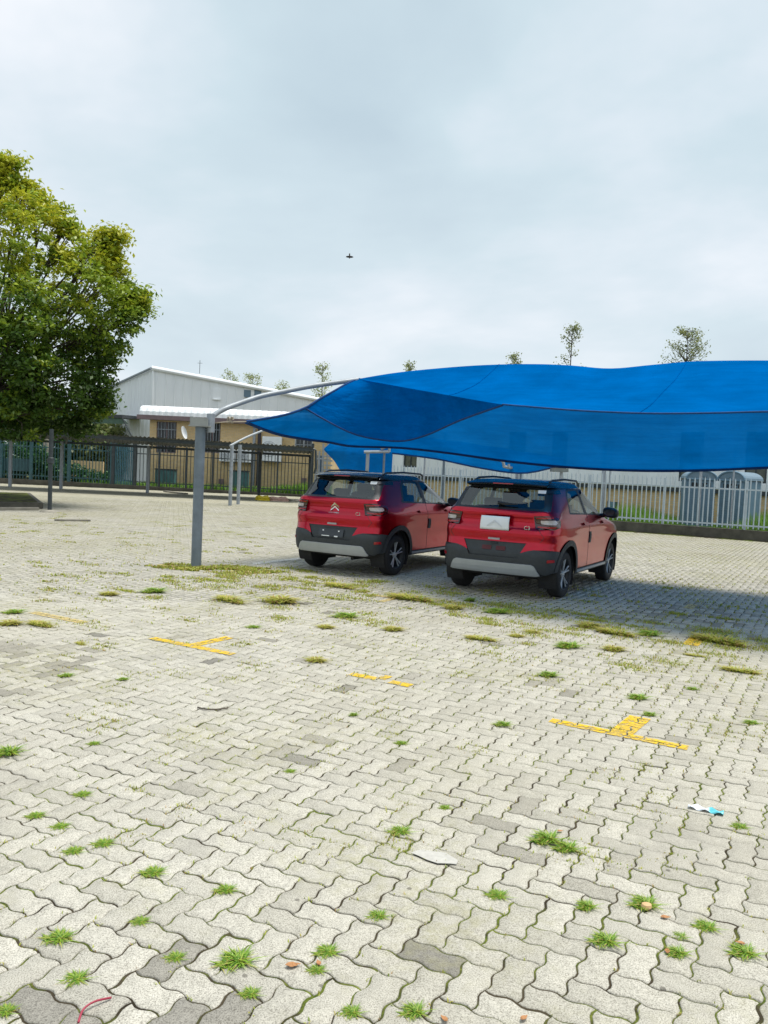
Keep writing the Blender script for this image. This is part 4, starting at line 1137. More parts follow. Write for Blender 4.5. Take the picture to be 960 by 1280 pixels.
def big_tree():
    cx, cy = -14.6, 27.4
    t = thing('broadleaf_tree', 'big leafy tree with yellow green top and dark underside at the left of the yard', 'tree', (cx, cy, 0))
    # silhouette seen in the photo -> clumps inside an uneven crown
    blobs = [  # px, py, radius px, dY
        (8, 215, 26, 0), (-5, 245, 45, 0), (35, 260, 30, -.6), (60, 275, 34, .6), (20, 300, 55, -1), (85, 305, 34, 0), (110, 330, 30, -.5), (140, 300, 15, 0), (150, 322, 16, .4),
        (60, 345, 52, 1), (118, 362, 40, -1), (150, 352, 32, .5), (172, 378, 22, 0), (176, 402, 18, -.4), (30, 390, 62, -1.6), (95, 405, 48, 1), (138, 412, 36, -.6), (150, 440, 20, 0), (60, 440, 58, 0), (118, 452, 36, .8),
        (30, 232, 12, 0), (48, 245, 10, 0), (85, 283, 12, 0), (158, 296, 9, 0), (147, 312, 10, 0), (188, 372, 12, 0), (182, 388, 14, 0), (10, 205, 10, 0), (20, 430, 45, -1.8), (0, 480, 50, -1.8), (45, 475, 42, -1.6), (15, 380, 40, -1.8), (30, 520, 36, -1.5), (-10, 525, 40, -1.2), (12, 465, 58, 1.2), (75, 485, 48, -1), (116, 492, 32, 0), (128, 470, 30, -.4), (36, 505, 44, 1), (90, 515, 32, .6), (128, 508, 22, 0), (105, 525, 24, .3), (15, 520, 30, -1), (60, 522, 28, .8), (-60, 300, 80, 1), (-70, 400, 95, -1), (-60, 490, 70, 0), (-40, 230, 50, 0)]
    cs, sz, tn, limbs = [], [], [], []
    for bx, by, r, dY in blobs:
        r *= .86; bx -= 12 if (bx > 120 and by < 460) else 3
        Y = cy + dY * 1.5; c = at(bx, by, Y); R = r * Y / F_PX
        depth = min(3.2, R * 1.2)
        limbs.append((c, R))
        nsub = int(12 + R * R * 17)
        for _ in range(nsub):
            q = RNG.normal(size=3); q /= np.linalg.norm(q); q *= R * RNG.uniform(0.35, 1.0) ** 0.6
            q = np.array([q[0], q[1] * depth / R, q[2]])
            sc_ = np.array(c) + q
            m = int(RNG.integers(34, 72)); rr = RNG.uniform(0.11, 0.26)
            pts = sc_ + RNG.normal(size=(m, 3)) * rr * np.array([1, 1, 0.55])
            cs.append(pts); sz.append(RNG.uniform(0.12, 0.22, m))
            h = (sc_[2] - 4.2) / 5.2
            base = RNG.uniform(0.05, 0.42) + 0.76 * max(0, min(1, h)) * RNG.uniform(0.6, 1.25)  # young leaves yellower towards the top; light from above also put into the tone
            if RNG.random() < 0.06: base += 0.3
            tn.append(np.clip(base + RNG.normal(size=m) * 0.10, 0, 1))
    cs = np.concatenate(cs); print('LEAVES', len(cs))
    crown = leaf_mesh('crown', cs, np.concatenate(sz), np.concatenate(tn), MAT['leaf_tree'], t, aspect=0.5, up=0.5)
    # trunk and limbs
    w = MB(); fork = Vector((cx + .1, cy, 2.6))
    w.tube([(cx, cy, 0.0), (cx + .03, cy, .3), (cx + .05, cy, 1.4), fork], [0.34, 0.25, 0.21, 0.20], 12)
    w.build('trunk', MAT['bark'], t, smooth=True)
    lb_ = MB()
    for c, R in limbs:
        mid = fork.lerp(c, 0.5) + Vector((random.uniform(-.4, .4), random.uniform(-.4, .4), random.uniform(-.2, .7)))
        end = c + (c - fork).normalized() * R * 0.5
        lb_.tube(resample([fork, mid, c, end], 8), [0.085, 0.075, 0.065, 0.052, 0.04, 0.03, 0.02, 0.008], 6)
        for _ in range(5):
            q = Vector(RNG.normal(size=3)).normalized() * R * .95
            lb_.tube([mid.lerp(c, .7), c + q * .5 + Vector((0, 0, .1)), c + q], [0.026, 0.016, 0.005], 4)
    # bare twigs standing out of the top
    for pts in ([(10, 268), (22, 240), (43, 224)], [(18, 245), (20, 228), (22, 218)], [(100, 350), (125, 325), (147, 300)], [(95, 360), (98, 335), (100, 322)]):
        lb_.tube([at(x, y, cy) for x, y in pts], [0.04, 0.025, 0.008], 4)
    lb_.build('limbs', MAT['bark'], t, smooth=True)
big_tree()

def slim_tree(px, ptop, pvis, Y, wpx, label, seed, lean=0):
    rs_ = np.random.default_rng(seed)
    top = at(px, ptop, Y); base = Vector((top.x - lean, top.y, 0)); w = wpx * Y / F_PX
    t = thing('slender_tree', label, 'tree', (base.x, base.y, 0), 0, None)
    h = top.z; tr = MB(); tr.tube(resample([base, base.lerp(top, .5) + Vector((.1, 0, 0)), top], 8), [0.13, .12, .10, .08, .06, .045, .03, .012], 6)
    tr.build('trunk', MAT['bark'], t)
    cs = []; br = MB()
    z0 = at(px, pvis, Y).z - 2.5
    for k in range(int(26 * max(1, wpx / 30))):
        f = rs_.uniform(0, 1) ** 0.8; z = z0 + (h - z0) * f
        rr = w * .55 * (1 - f * .72) + .12
        a_ = rs_.uniform(0, 6.28); p0 = base.lerp(top, z / h)
        e_ = p0 + Vector((math.cos(a_) * rr, math.sin(a_) * rr * .8, rs_.uniform(.3, .9) * rr + .15))
        if e_.z > h: e_.z = h - rs_.uniform(0, .3)
        br.tube([p0, p0.lerp(e_, .6) - Vector((0, 0, .06)), e_], [.03, .02, .006], 4)
        m = int(rs_.integers(16, 34)); q = rs_.uniform(.25, 1.08, m)[:, None]
        cs.append(np.array(p0) * (1 - q) + np.array(e_) * q + rs_.normal(size=(m, 3)) * .15)
    cs = np.concatenate(cs)
    br.build('branches', MAT['bark'], t)
    leaf_mesh('crown', cs, rs_.uniform(.13, .24, len(cs)), rs_.uniform(0, 1, len(cs)), MAT['leaf_far'], t, up=.1)
slim_tree(716, 407, 456, 62, 34, 'slender sparse tree above the blue canopy, thinnest of the row', 3, 0.3)
slim_tree(860, 411, 452, 62, 64, 'sparse wide topped tree above the right part of the blue canopy', 4)
slim_tree(643, 443, 456, 64, 24, 'tree with only its leafy tip showing above the middle of the canopy', 5)
slim_tree(513, 454, 462, 64, 14, 'tree with a tiny tip peeping over the left part of the canopy', 6)
slim_tree(403, 456, 492, 64, 26, 'slim tree between the white warehouse roof and the pipe arm', 7)
slim_tree(288, 463, 480, 78, 30, 'bushy tree top over the white warehouse roof, leftmost of those', 8)
slim_tree(316, 469, 484, 78, 34, 'low tree top over the middle of the white warehouse roof', 12)
slim_tree(354, 478, 492, 78, 24, 'small tree top over the right end of the white warehouse roof', 13)

def shrub(px, py, Y, w, h, label, seed):
    rs_ = np.random.default_rng(seed); p = at(px, py, Y)
    t = thing('garden_shrub', label, 'shrub', (p.x, p.y, 0), 0, 'garden shrubs behind the dark fence')
    n = int(420 * w * h); q = rs_.normal(size=(n, 3)); q /= np.linalg.norm(q, axis=1)[:, None]; q *= rs_.uniform(.3, 1, n)[:, None] ** .5
    C = np.array([p.x, p.y, h * .5]) + q * np.array([w * .5, .6, h * .5]) + rs_.normal(size=(n, 3)) * .08
    leaf_mesh('foliage', C, rs_.uniform(.12, .26, n), rs_.uniform(0, 1, n), MAT['leaf_shrub'], t, up=.2)
    s_ = MB()
    for k in range(5): s_.tube([(0, 0, 0), (random.uniform(-w, w) * .3, random.uniform(-.3, .3), h * .7)], [.03, .012], 4)
    s_.build('stems', MAT['bark'], t, local=True)
for k, (px_, w_, h_, lb2) in enumerate(((49, 1.3, 2.5, 'tall dark shrub behind the fence just left of the collared post'), (67, 1.5, 1.6, 'glossy green shrub behind the fence just right of the collared post'), (93, 1.4, 1.4, 'low shrub behind the fence beside the carport post'),
                                   (107, 1.3, 1.1, 'low shrub behind the fence in front of the brick wall end'), (122, 1.3, 0.95, 'lowest shrub behind the fence near the slat gate'), (135, 1.0, 1.0, 'narrow shrub behind the fence touching the slat gate'), (14, 2.2, 2.6, 'broad dark shrub mass behind the fence at the yard corner'))):
    shrub(px_, 600, 48.2, w_, h_, lb2, 40 + k)
for k, (px_, Y, ww, hh) in enumerate(((30, 62, 9, 7), (78, 60, 7, 5.5), (128, 60, 5, 4.6))):
    p = at(px_, 580, Y); rs_ = np.random.default_rng(70 + k)
    t = thing('background_tree', ('dense tree far behind the fence at the left edge', 'dense tree far behind the fence near the collared post', 'green tree seen through the netted shelter')[k], 'tree', (p.x, p.y, 0))
    n = 5000; q = rs_.normal(size=(n, 3)); q /= np.linalg.norm(q, axis=1)[:, None]; q *= rs_.uniform(.3, 1, n)[:, None] ** .4
    leaf_mesh('crown', np.array([p.x, p.y, hh * .52]) + q * np.array([ww * .5, 2, hh * .48]) + rs_.normal(size=(n, 3)) * .3, rs_.uniform(.3, .55, n), rs_.uniform(0, .9, n), MAT['leaf_far'] if k == 2 else MAT['leaf_shrub'], t, up=.2)
    s_ = MB(); s_.tube([(0, 0, 0), (0, 0, hh * .5)], [.22, .1], 8); s_.build('trunk', MAT['bark'], t, local=True)
bw = MB(); a, b = at(88, 600, 52), at(128, 600, 52); tag(uv_box_wall('garden_wall', a, b, 0, 1.55, MAT['brick'], None), 'short yellow brick garden wall behind the shrubs', 'wall')
# pale pillar by the garden
pp = at(57.5, 600, 49.5); t = thing('pale_pillar', 'pale plastered pillar behind the fence beside the tall shrub', 'pillar', (pp.x, pp.y, 0))
b_ = MB(); b_.box((0, 0, 1.6), (0.30, 0.30, 3.2)); b_.build('shaft', basic('pale_plaster', (0.45, 0.38, 0.30), .9), t, local=True)
b_ = MB(); b_.box((0, 0, 3.24), (0.42, 0.42, 0.1)); b_.build('cap', MAT['concrete'], t, local=True)

# ---- grasses
def blades(bases, heights, widths, tones, lean=0.5):
    n = len(bases); B = np.asarray(bases); a_ = RNG.uniform(0, 2 * np.pi, n); l_ = RNG.uniform(0.1, 1, n) * lean
    d = np.stack([np.cos(a_), np.sin(a_), np.zeros(n)], 1); s_ = np.stack([-np.sin(a_), np.cos(a_), np.zeros(n)], 1)
    h = np.asarray(heights)[:, None]; w = np.asarray(widths)[:, None]; l_ = l_[:, None]; z = np.array([0, 0, 1.0])
    m = B + d * h * l_ * .35 + z * h * .6; tip = B + d * h * l_ * 1.0 + z * h * (1 - .35 * l_)
    V = np.stack([B - s_ * w * .5, B + s_ * w * .5, m + s_ * w * .4, m - s_ * w * .4, tip], 1).reshape(-1, 3)
    o = np.arange(n)[:, None] * 5
    L_ = (np.array([0, 1, 2, 3, 3, 2, 4])[None] + o).ravel()
    return V, L_, np.tile([4, 3], n), np.repeat(tones, 5)
def blade_obj(name, *args, mat='grass', lean=0.5):
    V, L_, F_, T_ = blades(*args, lean=lean)
    return np_mesh(name, V, L_, F_, MAT[mat], {'tone': T_})
# tall grass behind the right fence
n = 17000; u_ = RNG.uniform(-21, 2.5, n); den = 0.5 + 0.5 * np.sin(u_ * 1.7 + 1.3 * np.sin(u_ * .6)); v_ = RNG.uniform(28.9, 32.8, n)
hh = (0.35 + 0.75 * den * RNG.uniform(.5, 1, n)) * np.where((u_ > -7.2) & (u_ < -1), 1.0, .75)
B = np.stack([u_ * UX + v_ * VX, u_ * UY + v_ * VY, np.zeros(n)], 1)
tag(blade_obj('long_grass', B, hh, RNG.uniform(.015, .035, n), RNG.uniform(0, 1, n), mat='long_grass', lean=.45), 'tall green grass growing behind the pale palisade fence', 'grass', None, 'stuff')
n = 6500; xx = RNG.uniform(at(100, 600, 48).x, at(412, 600, 48).x, n); yy = RNG.uniform(47.3, 49.6, n)
B = np.stack([xx, yy, np.zeros(n)], 1); dd = np.clip((xx - at(330, 600, 48).x) / 3, 0, 1)
tag(blade_obj('yard_grass', B, RNG.uniform(.35, .85, n) * (.7 + .6 * dd), RNG.uniform(.03, .07, n), RNG.uniform(0, .9, n), mat='long_grass', lean=.6), 'rough green grass along the foot of the brick office', 'grass', None, 'stuff')

# ================================================================== CARS
# Local frame: x to the right, y forwards from the rear face, z up.  The skin is a loft of plan outlines: one outline per height.
HALF = [(0, 0), (.30, .006), (.52, .022), (.66, .052), (.76, .105), (.825, .19), (.858, .32), (.872, .50), (.878, .85), (.880, 1.6), (.880, 2.4), (.878, 3.1), (.862, 3.45), (.80, 3.74), (.66, 3.92), (.42, 4.01), (0, 4.05)]
def smooth_path(pts, per=8):
    P = [Vector((a, b, 0)) for a, b in pts]; out = []
    for k in range(len(P) - 1):
        p0 = P[k - 1] if k else Vector((-P[1].x, P[1].y, 0)); a, b = P[k], P[k + 1]; p3 = P[k + 2] if k + 2 < len(P) else Vector((-P[k].x, P[k].y, 0))
        for q in range(per):
            t = q / per; out.append(0.5 * ((2 * a) + (b - p0) * t + (2 * p0 - 5 * a + 4 * b - p3) * t * t + (3 * a - p0 - 3 * b + p3) * t ** 3))
    out.append(P[-1]); return out
HP = smooth_path(HALF); HS = [0.0]
for a, b in zip(HP, HP[1:]): HS.append(HS[-1] + (b - a).length)
HS = np.array(HS); HX = np.array([p.x for p in HP]); HY = np.array([p.y for p in HP]); SMAX = HS[-1]
def tab(pts):
    z = np.array([p[0] for p in pts]); v = np.array([p[1] for p in pts])
    d = np.gradient(v, z)
    def f(q):
        q = np.clip(q, z[0], z[-1]); k = np.clip(np.searchsorted(z, q) - 1, 0, len(z) - 2)
        h = z[k + 1] - z[k]; t = (q - z[k]) / h
        return (2 * t**3 - 3 * t**2 + 1) * v[k] + (t**3 - 2 * t**2 + t) * h * d[k] + (-2 * t**3 + 3 * t**2) * v[k + 1] + (t**3 - t**2) * h * d[k + 1]
    return f
YR = tab([(.22, .20), (.30, .09), (.38, .030), (.46, .008), (.54, 0.0), (.64, .004), (.70, .022), (.76, .032), (.81, .040), (.87, .026), (.93, .024), (.97, .045), (1.01, .092), (1.06, .108), (1.12, .104), (1.17, .085), (1.205, .092), (1.24, .130), (1.28, .175), (1.42, .275), (1.56, .375), (1.62, .43)])
YF = tab([(.22, 3.88), (.32, 4.0), (.45, 4.06), (.62, 4.08), (.78, 4.06), (.90, 3.99), (.98, 3.80), (1.03, 3.52), (1.07, 3.25), (1.12, 3.02), (1.2, 2.86), (1.35, 2.56), (1.5, 2.25), (1.56, 2.10), (1.62, 1.92)])
WW = tab([(.22, .800), (.30, .845), (.40, .862), (.55, .870), (.72, .876), (.86, .878), (.96, .872), (1.04, .862), (1.10, .848), (1.16, .826), (1.22, .802), (1.35, .750), (1.5, .690), (1.56, .662), (1.62, .615)])
Z0, Z1 = .315, 1.60
def surf(s, z, off=0.0):
    s = np.asarray(s, float); z = np.asarray(z, float)
    def raw(s, z):
        sg = np.sign(s) + (s == 0); a = np.abs(s)
        X = np.interp(a, HS, HX) * sg; Y = np.interp(a, HS, HY)
        yr, yf, w = YR(z), YF(z), WW(z)
        # rear corners keep less of the recess of the tailgate
        k = np.clip((np.interp(a, HS, HX) - .55) / .25, 0, 1); k = k * k * (3 - 2 * k)
        yr2 = yr - k * np.where((z > .93) & (z < 1.22), np.minimum(.055, np.maximum(0, yr - .05)) * .9, 0)
        # haunch over the rear wheel and a waist crease along the doors
        y = yr2 + Y * (yf - yr2) / 4.05
        bul = .014 * np.exp(-((z - 1.0) / .055) ** 2) - .010 * np.exp(-((z - .78) / .12) ** 2)
        side = np.clip((Y - .25) / .3, 0, 1) * np.clip((3.6 - Y) / .3, 0, 1)
        fl = .020 * (np.exp(-((y - .70) / .42) ** 2) + np.exp(-((y - 3.22) / .42) ** 2)) * np.exp(-((z - .80) / .22) ** 2)
        x = X * w / .878 + sg * side * (bul * .6 + fl)
        return np.stack([x, y, z], -1)
    P = raw(s, z)
    e = 0.006
    ds = raw(s + e, z) - raw(s - e, z); dz = raw(s, np.minimum(z + e, Z1 + .02)) - raw(s, z - e)
    N = np.cross(ds, dz); N /= np.maximum(1e-9, np.linalg.norm(N, axis=-1))[..., None]
    return P + N * np.asarray(off)[..., None] if np.ndim(off) else P + N * off, N
def s_of_x(x, z): return float(np.interp(abs(x) * .878 / WW(z), HX[:int(np.argmax(HX)) + 1], HS[:int(np.argmax(HX)) + 1])) * (1 if x >= 0 else -1)
def s_of_y(y, z):
    yr, yf = float(YR(z)), float(YF(z)); Y = (y - yr) * 4.05 / (yf - yr)
    return float(np.interp(Y, HY, HS))
def dens(pl, step=0.04):
    out = []
    for a, b in zip(pl, pl[1:] + pl[:1]):
        n = max(1, int(math.hypot(b[0] - a[0], b[1] - a[1]) / step))
        out += [(a[0] + (b[0] - a[0]) * k / n, a[1] + (b[1] - a[1]) * k / n) for k in range(n)]
    return out
def rearP(pl): return [(s_of_x(x, z), z) for x, z in dens(pl)]
def sideP(pl): return [(s_of_y(y, z), z) for y, z in dens(pl)]
def circ(y, z, r, n=40): return [(y + r * math.cos(2 * math.pi * k / n), z + r * math.sin(2 * math.pi * k / n)) for k in range(n)]
def rounded(pl, r=0.03, n=3):
    out = []
    m = len(pl)
    for k in range(m):
        p, a, b = Vector(pl[k]), Vector(pl[k - 1]), Vector(pl[(k + 1) % m])
        da, db = (a - p), (b - p); rr = min(r, da.length * .45, db.length * .45)
        q0, q1 = p + da.normalized() * rr, p + db.normalized() * rr
        for j in range(n + 1):
            t = j / n; out.append(tuple(q0 * (1 - t) ** 2 + p * 2 * t * (1 - t) + q1 * t ** 2))
    return out
def inpoly(p, pl):
    x, y = p; c = False; n = len(pl)
    for k in range(n):
        x0, y0 = pl[k]; x1, y1 = pl[k - 1]
        if (y0 > y) != (y1 > y) and x < (x1 - x0) * (y - y0) / (y1 - y0) + x0: c = not c
    return c
AX_R, AX_F, WR = .70, 3.24, .335
SM = SMAX
REG = [                                         # first match wins
    ('hole', [(.69, .2), (.69, .325), (.84, .385), (1.0, .405), (1.5, .41), (1.5, .2)]),
    ('hole', sideP(circ(AX_R, WR + .02, .395))), ('hole', sideP(circ(AX_F, WR + .02, .395))),
    ('side_glass_rear', sideP(rounded([(.93, 1.215), (1.015, 1.44), (1.10, 1.515), (1.58, 1.535), (1.64, 1.19)], .05))),
    ('side_glass_front', sideP(rounded([(1.74, 1.185), (1.685, 1.535), (2.05, 1.525), (2.34, 1.40), (2.70, 1.165)], .04))),
    ('window_trim', sideP(rounded([(.87, 1.19), (.95, 1.45), (1.04, 1.552), (2.12, 1.552), (2.42, 1.41), (2.86, 1.135)], .03))),
    ('rear_glass', rearP(rounded([(-.645, 1.262), (-.575, 1.535), (.575, 1.535), (.645, 1.262)], .05))),
    ('rear_window_surround', rearP([(-.735, 1.235), (-.665, 1.562), (.665, 1.562), (.735, 1.235)])),
    ('tail_lamp', [(.585, .985), (.575, 1.165), (.80, 1.178), (1.06, 1.150), (1.10, 1.10), (1.02, 1.02), (.86, .985)]),
    ('windshield', [(SM - .72, 1.145), (SM - .60, 1.535), (SM, 1.555), (SM, 1.13)]),
    ('head_lamp', [(SM - .72, .88), (SM - .95, .96), (SM - .45, .955), (SM - .40, .89)]),
    ('wheel_arch', sideP(circ(AX_R, WR + .02, .475))), ('wheel_arch', sideP(circ(AX_F, WR + .02, .475))),
    ('number_plate_panel', rearP([(-.47, .785), (-.36, .575), (.36, .575), (.47, .785)])),
    ('valance_shade', [(-.1, .2), (-.1, .36), (1.45, .36), (1.45, .2)]),  # lowest bumper strip coloured black for the shade below the skid plate
    ('rear_bumper', [(-.1, .2), (-.1, .60), (s_of_x(.375, .6), .60), (s_of_x(.40, .645), .645), (s_of_x(.50, .682), .682), (s_of_x(.58, .700), .700), (.92, .695), (1.04, .68), (1.20, .60), (1.3, .5), (1.45, .2)]),
    ('front_bumper', [(SM - 1.1, .2), (SM - 1.05, .52), (SM - .7, .62), (SM + .1, .62), (SM + .1, .2)]),
    ('sill_cladding', sideP([(.9, .2), (.9, .385), (3.1, .385), (3.1, .2)])),
    ('tailgate', rearP([(-.64, .80), (-.70, .875), (-.605, 1.0), (-.73, 1.2), (-.72, 1.245), (.72, 1.245), (.73, 1.2), (.605, 1.0), (.70, .875), (.64, .80)])),
    ('rear_door', sideP([(1.02, .385), (1.20, .62), (1.18, .80), (.95, .98), (.86, 1.2), (1.68, 1.2), (1.70, .385)])),
    ('front_door', sideP([(1.70, .385), (1.68, 1.2), (2.85, 1.2), (2.80, .98), (2.70, .385)])),
    ('roof_band', [(-.1, 1.555), (-.1, 1.8), (SM + .1, 1.8), (SM + .1, 1.555)]),
    ('roof_band', [(.66, 1.475), (.66, 1.8), (1.6, 1.8), (1.6, 1.475)]),
    ('bonnet', [(SM - .74, .99), (SM - .74, 1.145), (SM + .1, 1.145), (SM + .1, .99)]),
]
OFFS = {'valance_shade': .004, 'rear_bumper': .010, 'wheel_arch': .016, 'sill_cladding': .010, 'number_plate_panel': -.012, 'tail_lamp': .008, 'front_bumper': .008, 'side_glass_rear': -.006, 'side_glass_front': -.006, 'rear_glass': -.002, 'rear_window_surround': .001, 'window_trim': -.003}
PMAT = {'side_glass_rear': 'car_glass', 'side_glass_front': 'car_glass', 'window_trim': 'gloss_black', 'rear_glass': 'car_glass', 'rear_window_surround': 'gloss_black', 'tail_lamp': 'dark_lens', 'windshield': 'clear_glass',
        'head_lamp': 'clear_lens', 'wheel_arch': 'black_plastic', 'number_plate_panel': 'black_plastic', 'rear_bumper': 'black_plastic', 'valance_shade': 'rubber', 'front_bumper': 'black_plastic', 'sill_cladding': 'black_plastic', 'roof_band': 'roof_black'}
def partition():
    pts, edges = [], []
    sg = np.arange(0, SM + .001, .045); sg[-1] = SM; zg = np.linspace(Z0, Z1, 34)
    for s_ in sg:
        for z_ in zg: pts.append((s_, z_))
    clampd = lambda p: (min(max(p[0], 0.0), SM), min(max(p[1], Z0), Z1))
    for nm, pl in REG:
        b = len(pts); q = [clampd(p) for p in pl]; n = len(q); pts += q
        edges += [(b + k, b + (k + 1) % n) for k in range(n) if (Vector(q[k]) - Vector(q[(k + 1) % n])).length > 1e-5]
    v, e, f, *_ = delaunay_2d_cdt([Vector(p) for p in pts], edges, [], 0, 1e-4)
    groups = {}
    for t in f:
        c = (sum(v[k][0] for k in t) / 3, sum(v[k][1] for k in t) / 3)
        nm = next((f'{n_}' if n_ != 'wheel_arch' else ('wheel_arch_rear' if c[0] < 3 else 'wheel_arch_front') for n_, pl in REG if inpoly(c, pl)), 'body')
        groups.setdefault(nm, []).append(tuple(t))
    return np.array([tuple(p) for p in v]), groups
V2, GROUPS = partition()
def skin_mesh(name, tris, off, mat, sign):
    """One panel of the skin with a turned-in edge all round; sign -1 mirrors it to the left, 0 makes both halves one piece."""
    T = np.array(tris)
    used = np.unique(T); rm = {k: i_ for i_, k in enumerate(used)}; T = np.vectorize(rm.get)(T); S = V2[used]
    V_, N_, F_ = [], [], []
    def half(sg):
        b = sum(len(x) for x in V_)
        P, N = surf(S[:, 0], S[:, 1], off)
        if sg < 0: P = P * [-1, 1, 1]; N = N * [-1, 1, 1]
        from collections import Counter
        cnt = Counter()
        for t in T:
            for a, c in ((t[0], t[1]), (t[1], t[2]), (t[2], t[0])): cnt[(min(a, c), max(a, c))] += 1
        V_.append(P); N_.append(N)
        # triangle winding: make it follow the normal
        for t in T:
            a, c, d = P[t[0]], P[t[1]], P[t[2]]
            fl = np.dot(np.cross(c - a, d - a), N[t[0]]) < 0
            F_.append([b + t[0], b + t[2], b + t[1]] if fl else [b + t[0], b + t[1], b + t[2]])
        nb = b + len(P)
        be = [k for k, c in cnt.items() if c == 1 and not (abs(S[k[0], 0]) < 1e-4 and abs(S[k[1], 0]) < 1e-4) and not (abs(S[k[0], 0] - SM) < 1e-4 and abs(S[k[1], 0] - SM) < 1e-4)]
        ex_v, ex_n = [], []
        for a, c in be:
            i0 = nb + len(ex_v)
            side = np.cross(P[c] - P[a], N[a]); side /= max(1e-9, np.linalg.norm(side))
            for q in (P[a], P[c], P[c] - N[c] * .018, P[a] - N[a] * .018): ex_v.append(q); ex_n.append(side)
            F_.append([i0, i0 + 1, i0 + 2, i0 + 3])
        if ex_v: V_.append(np.array(ex_v)); N_.append(np.array(ex_n))
    if sign in (0, 1): half(1)
    if sign in (0, -1): half(-1)
    V_ = np.concatenate(V_); N_ = np.concatenate(N_)
    me = bpy.data.meshes.new(name); me.from_pydata([tuple(p) for p in V_], [], [[int(x) for x in f] for f in F_])
    me.polygons.foreach_set('use_smooth', [True] * len(me.polygons))
    me.normals_split_custom_set_from_vertices([tuple(n_) for n_ in N_])
    me.materials.append(mat)
    o = bpy.data.objects.new(name, me); COL.objects.link(o)
    return o

def patch_on(name, pl, off, thick, mat, root, step=.05, mirror=0):
    """Plate following the skin: outline pl in (s, z)."""
    pts = [tuple(p) for p in dens([tuple(p) for p in pl], .03)]; lo = np.min(pts, 0); hi = np.max(pts, 0); n = len(pts)
    gp = [(a, b) for a in np.arange(lo[0] + step / 2, hi[0], step) for b in np.arange(lo[1] + step / 2, hi[1], step) if inpoly((a, b), pts)]
    v, e, f, *_ = delaunay_2d_cdt([Vector(p) for p in pts + gp], [(k, (k + 1) % n) for k in range(n)], [], 1, 1e-5)
    S = np.array([tuple(p) for p in v]); P, N = surf(S[:, 0], S[:, 1], off); Bk = P - N * thick
    if mirror: P = P * [-1, 1, 1]; Bk = Bk * [-1, 1, 1]
    m = MB(); base = list(map(tuple, P)) + list(map(tuple, Bk)); k = len(P)
    fc = [tuple(t) for t in f] + [tuple(k + q for q in reversed(t)) for t in f]
    from collections import Counter
    cnt = Counter()
    for t in f:
        for a, c in ((t[0], t[1]), (t[1], t[2]), (t[2], t[0])): cnt[(min(a, c), max(a, c))] += 1
    fc += [(a, c, k + c, k + a) for (a, c), q in cnt.items() if q == 1]
    m.add(base, fc)
    return m.build(name, mat, root, local=True)

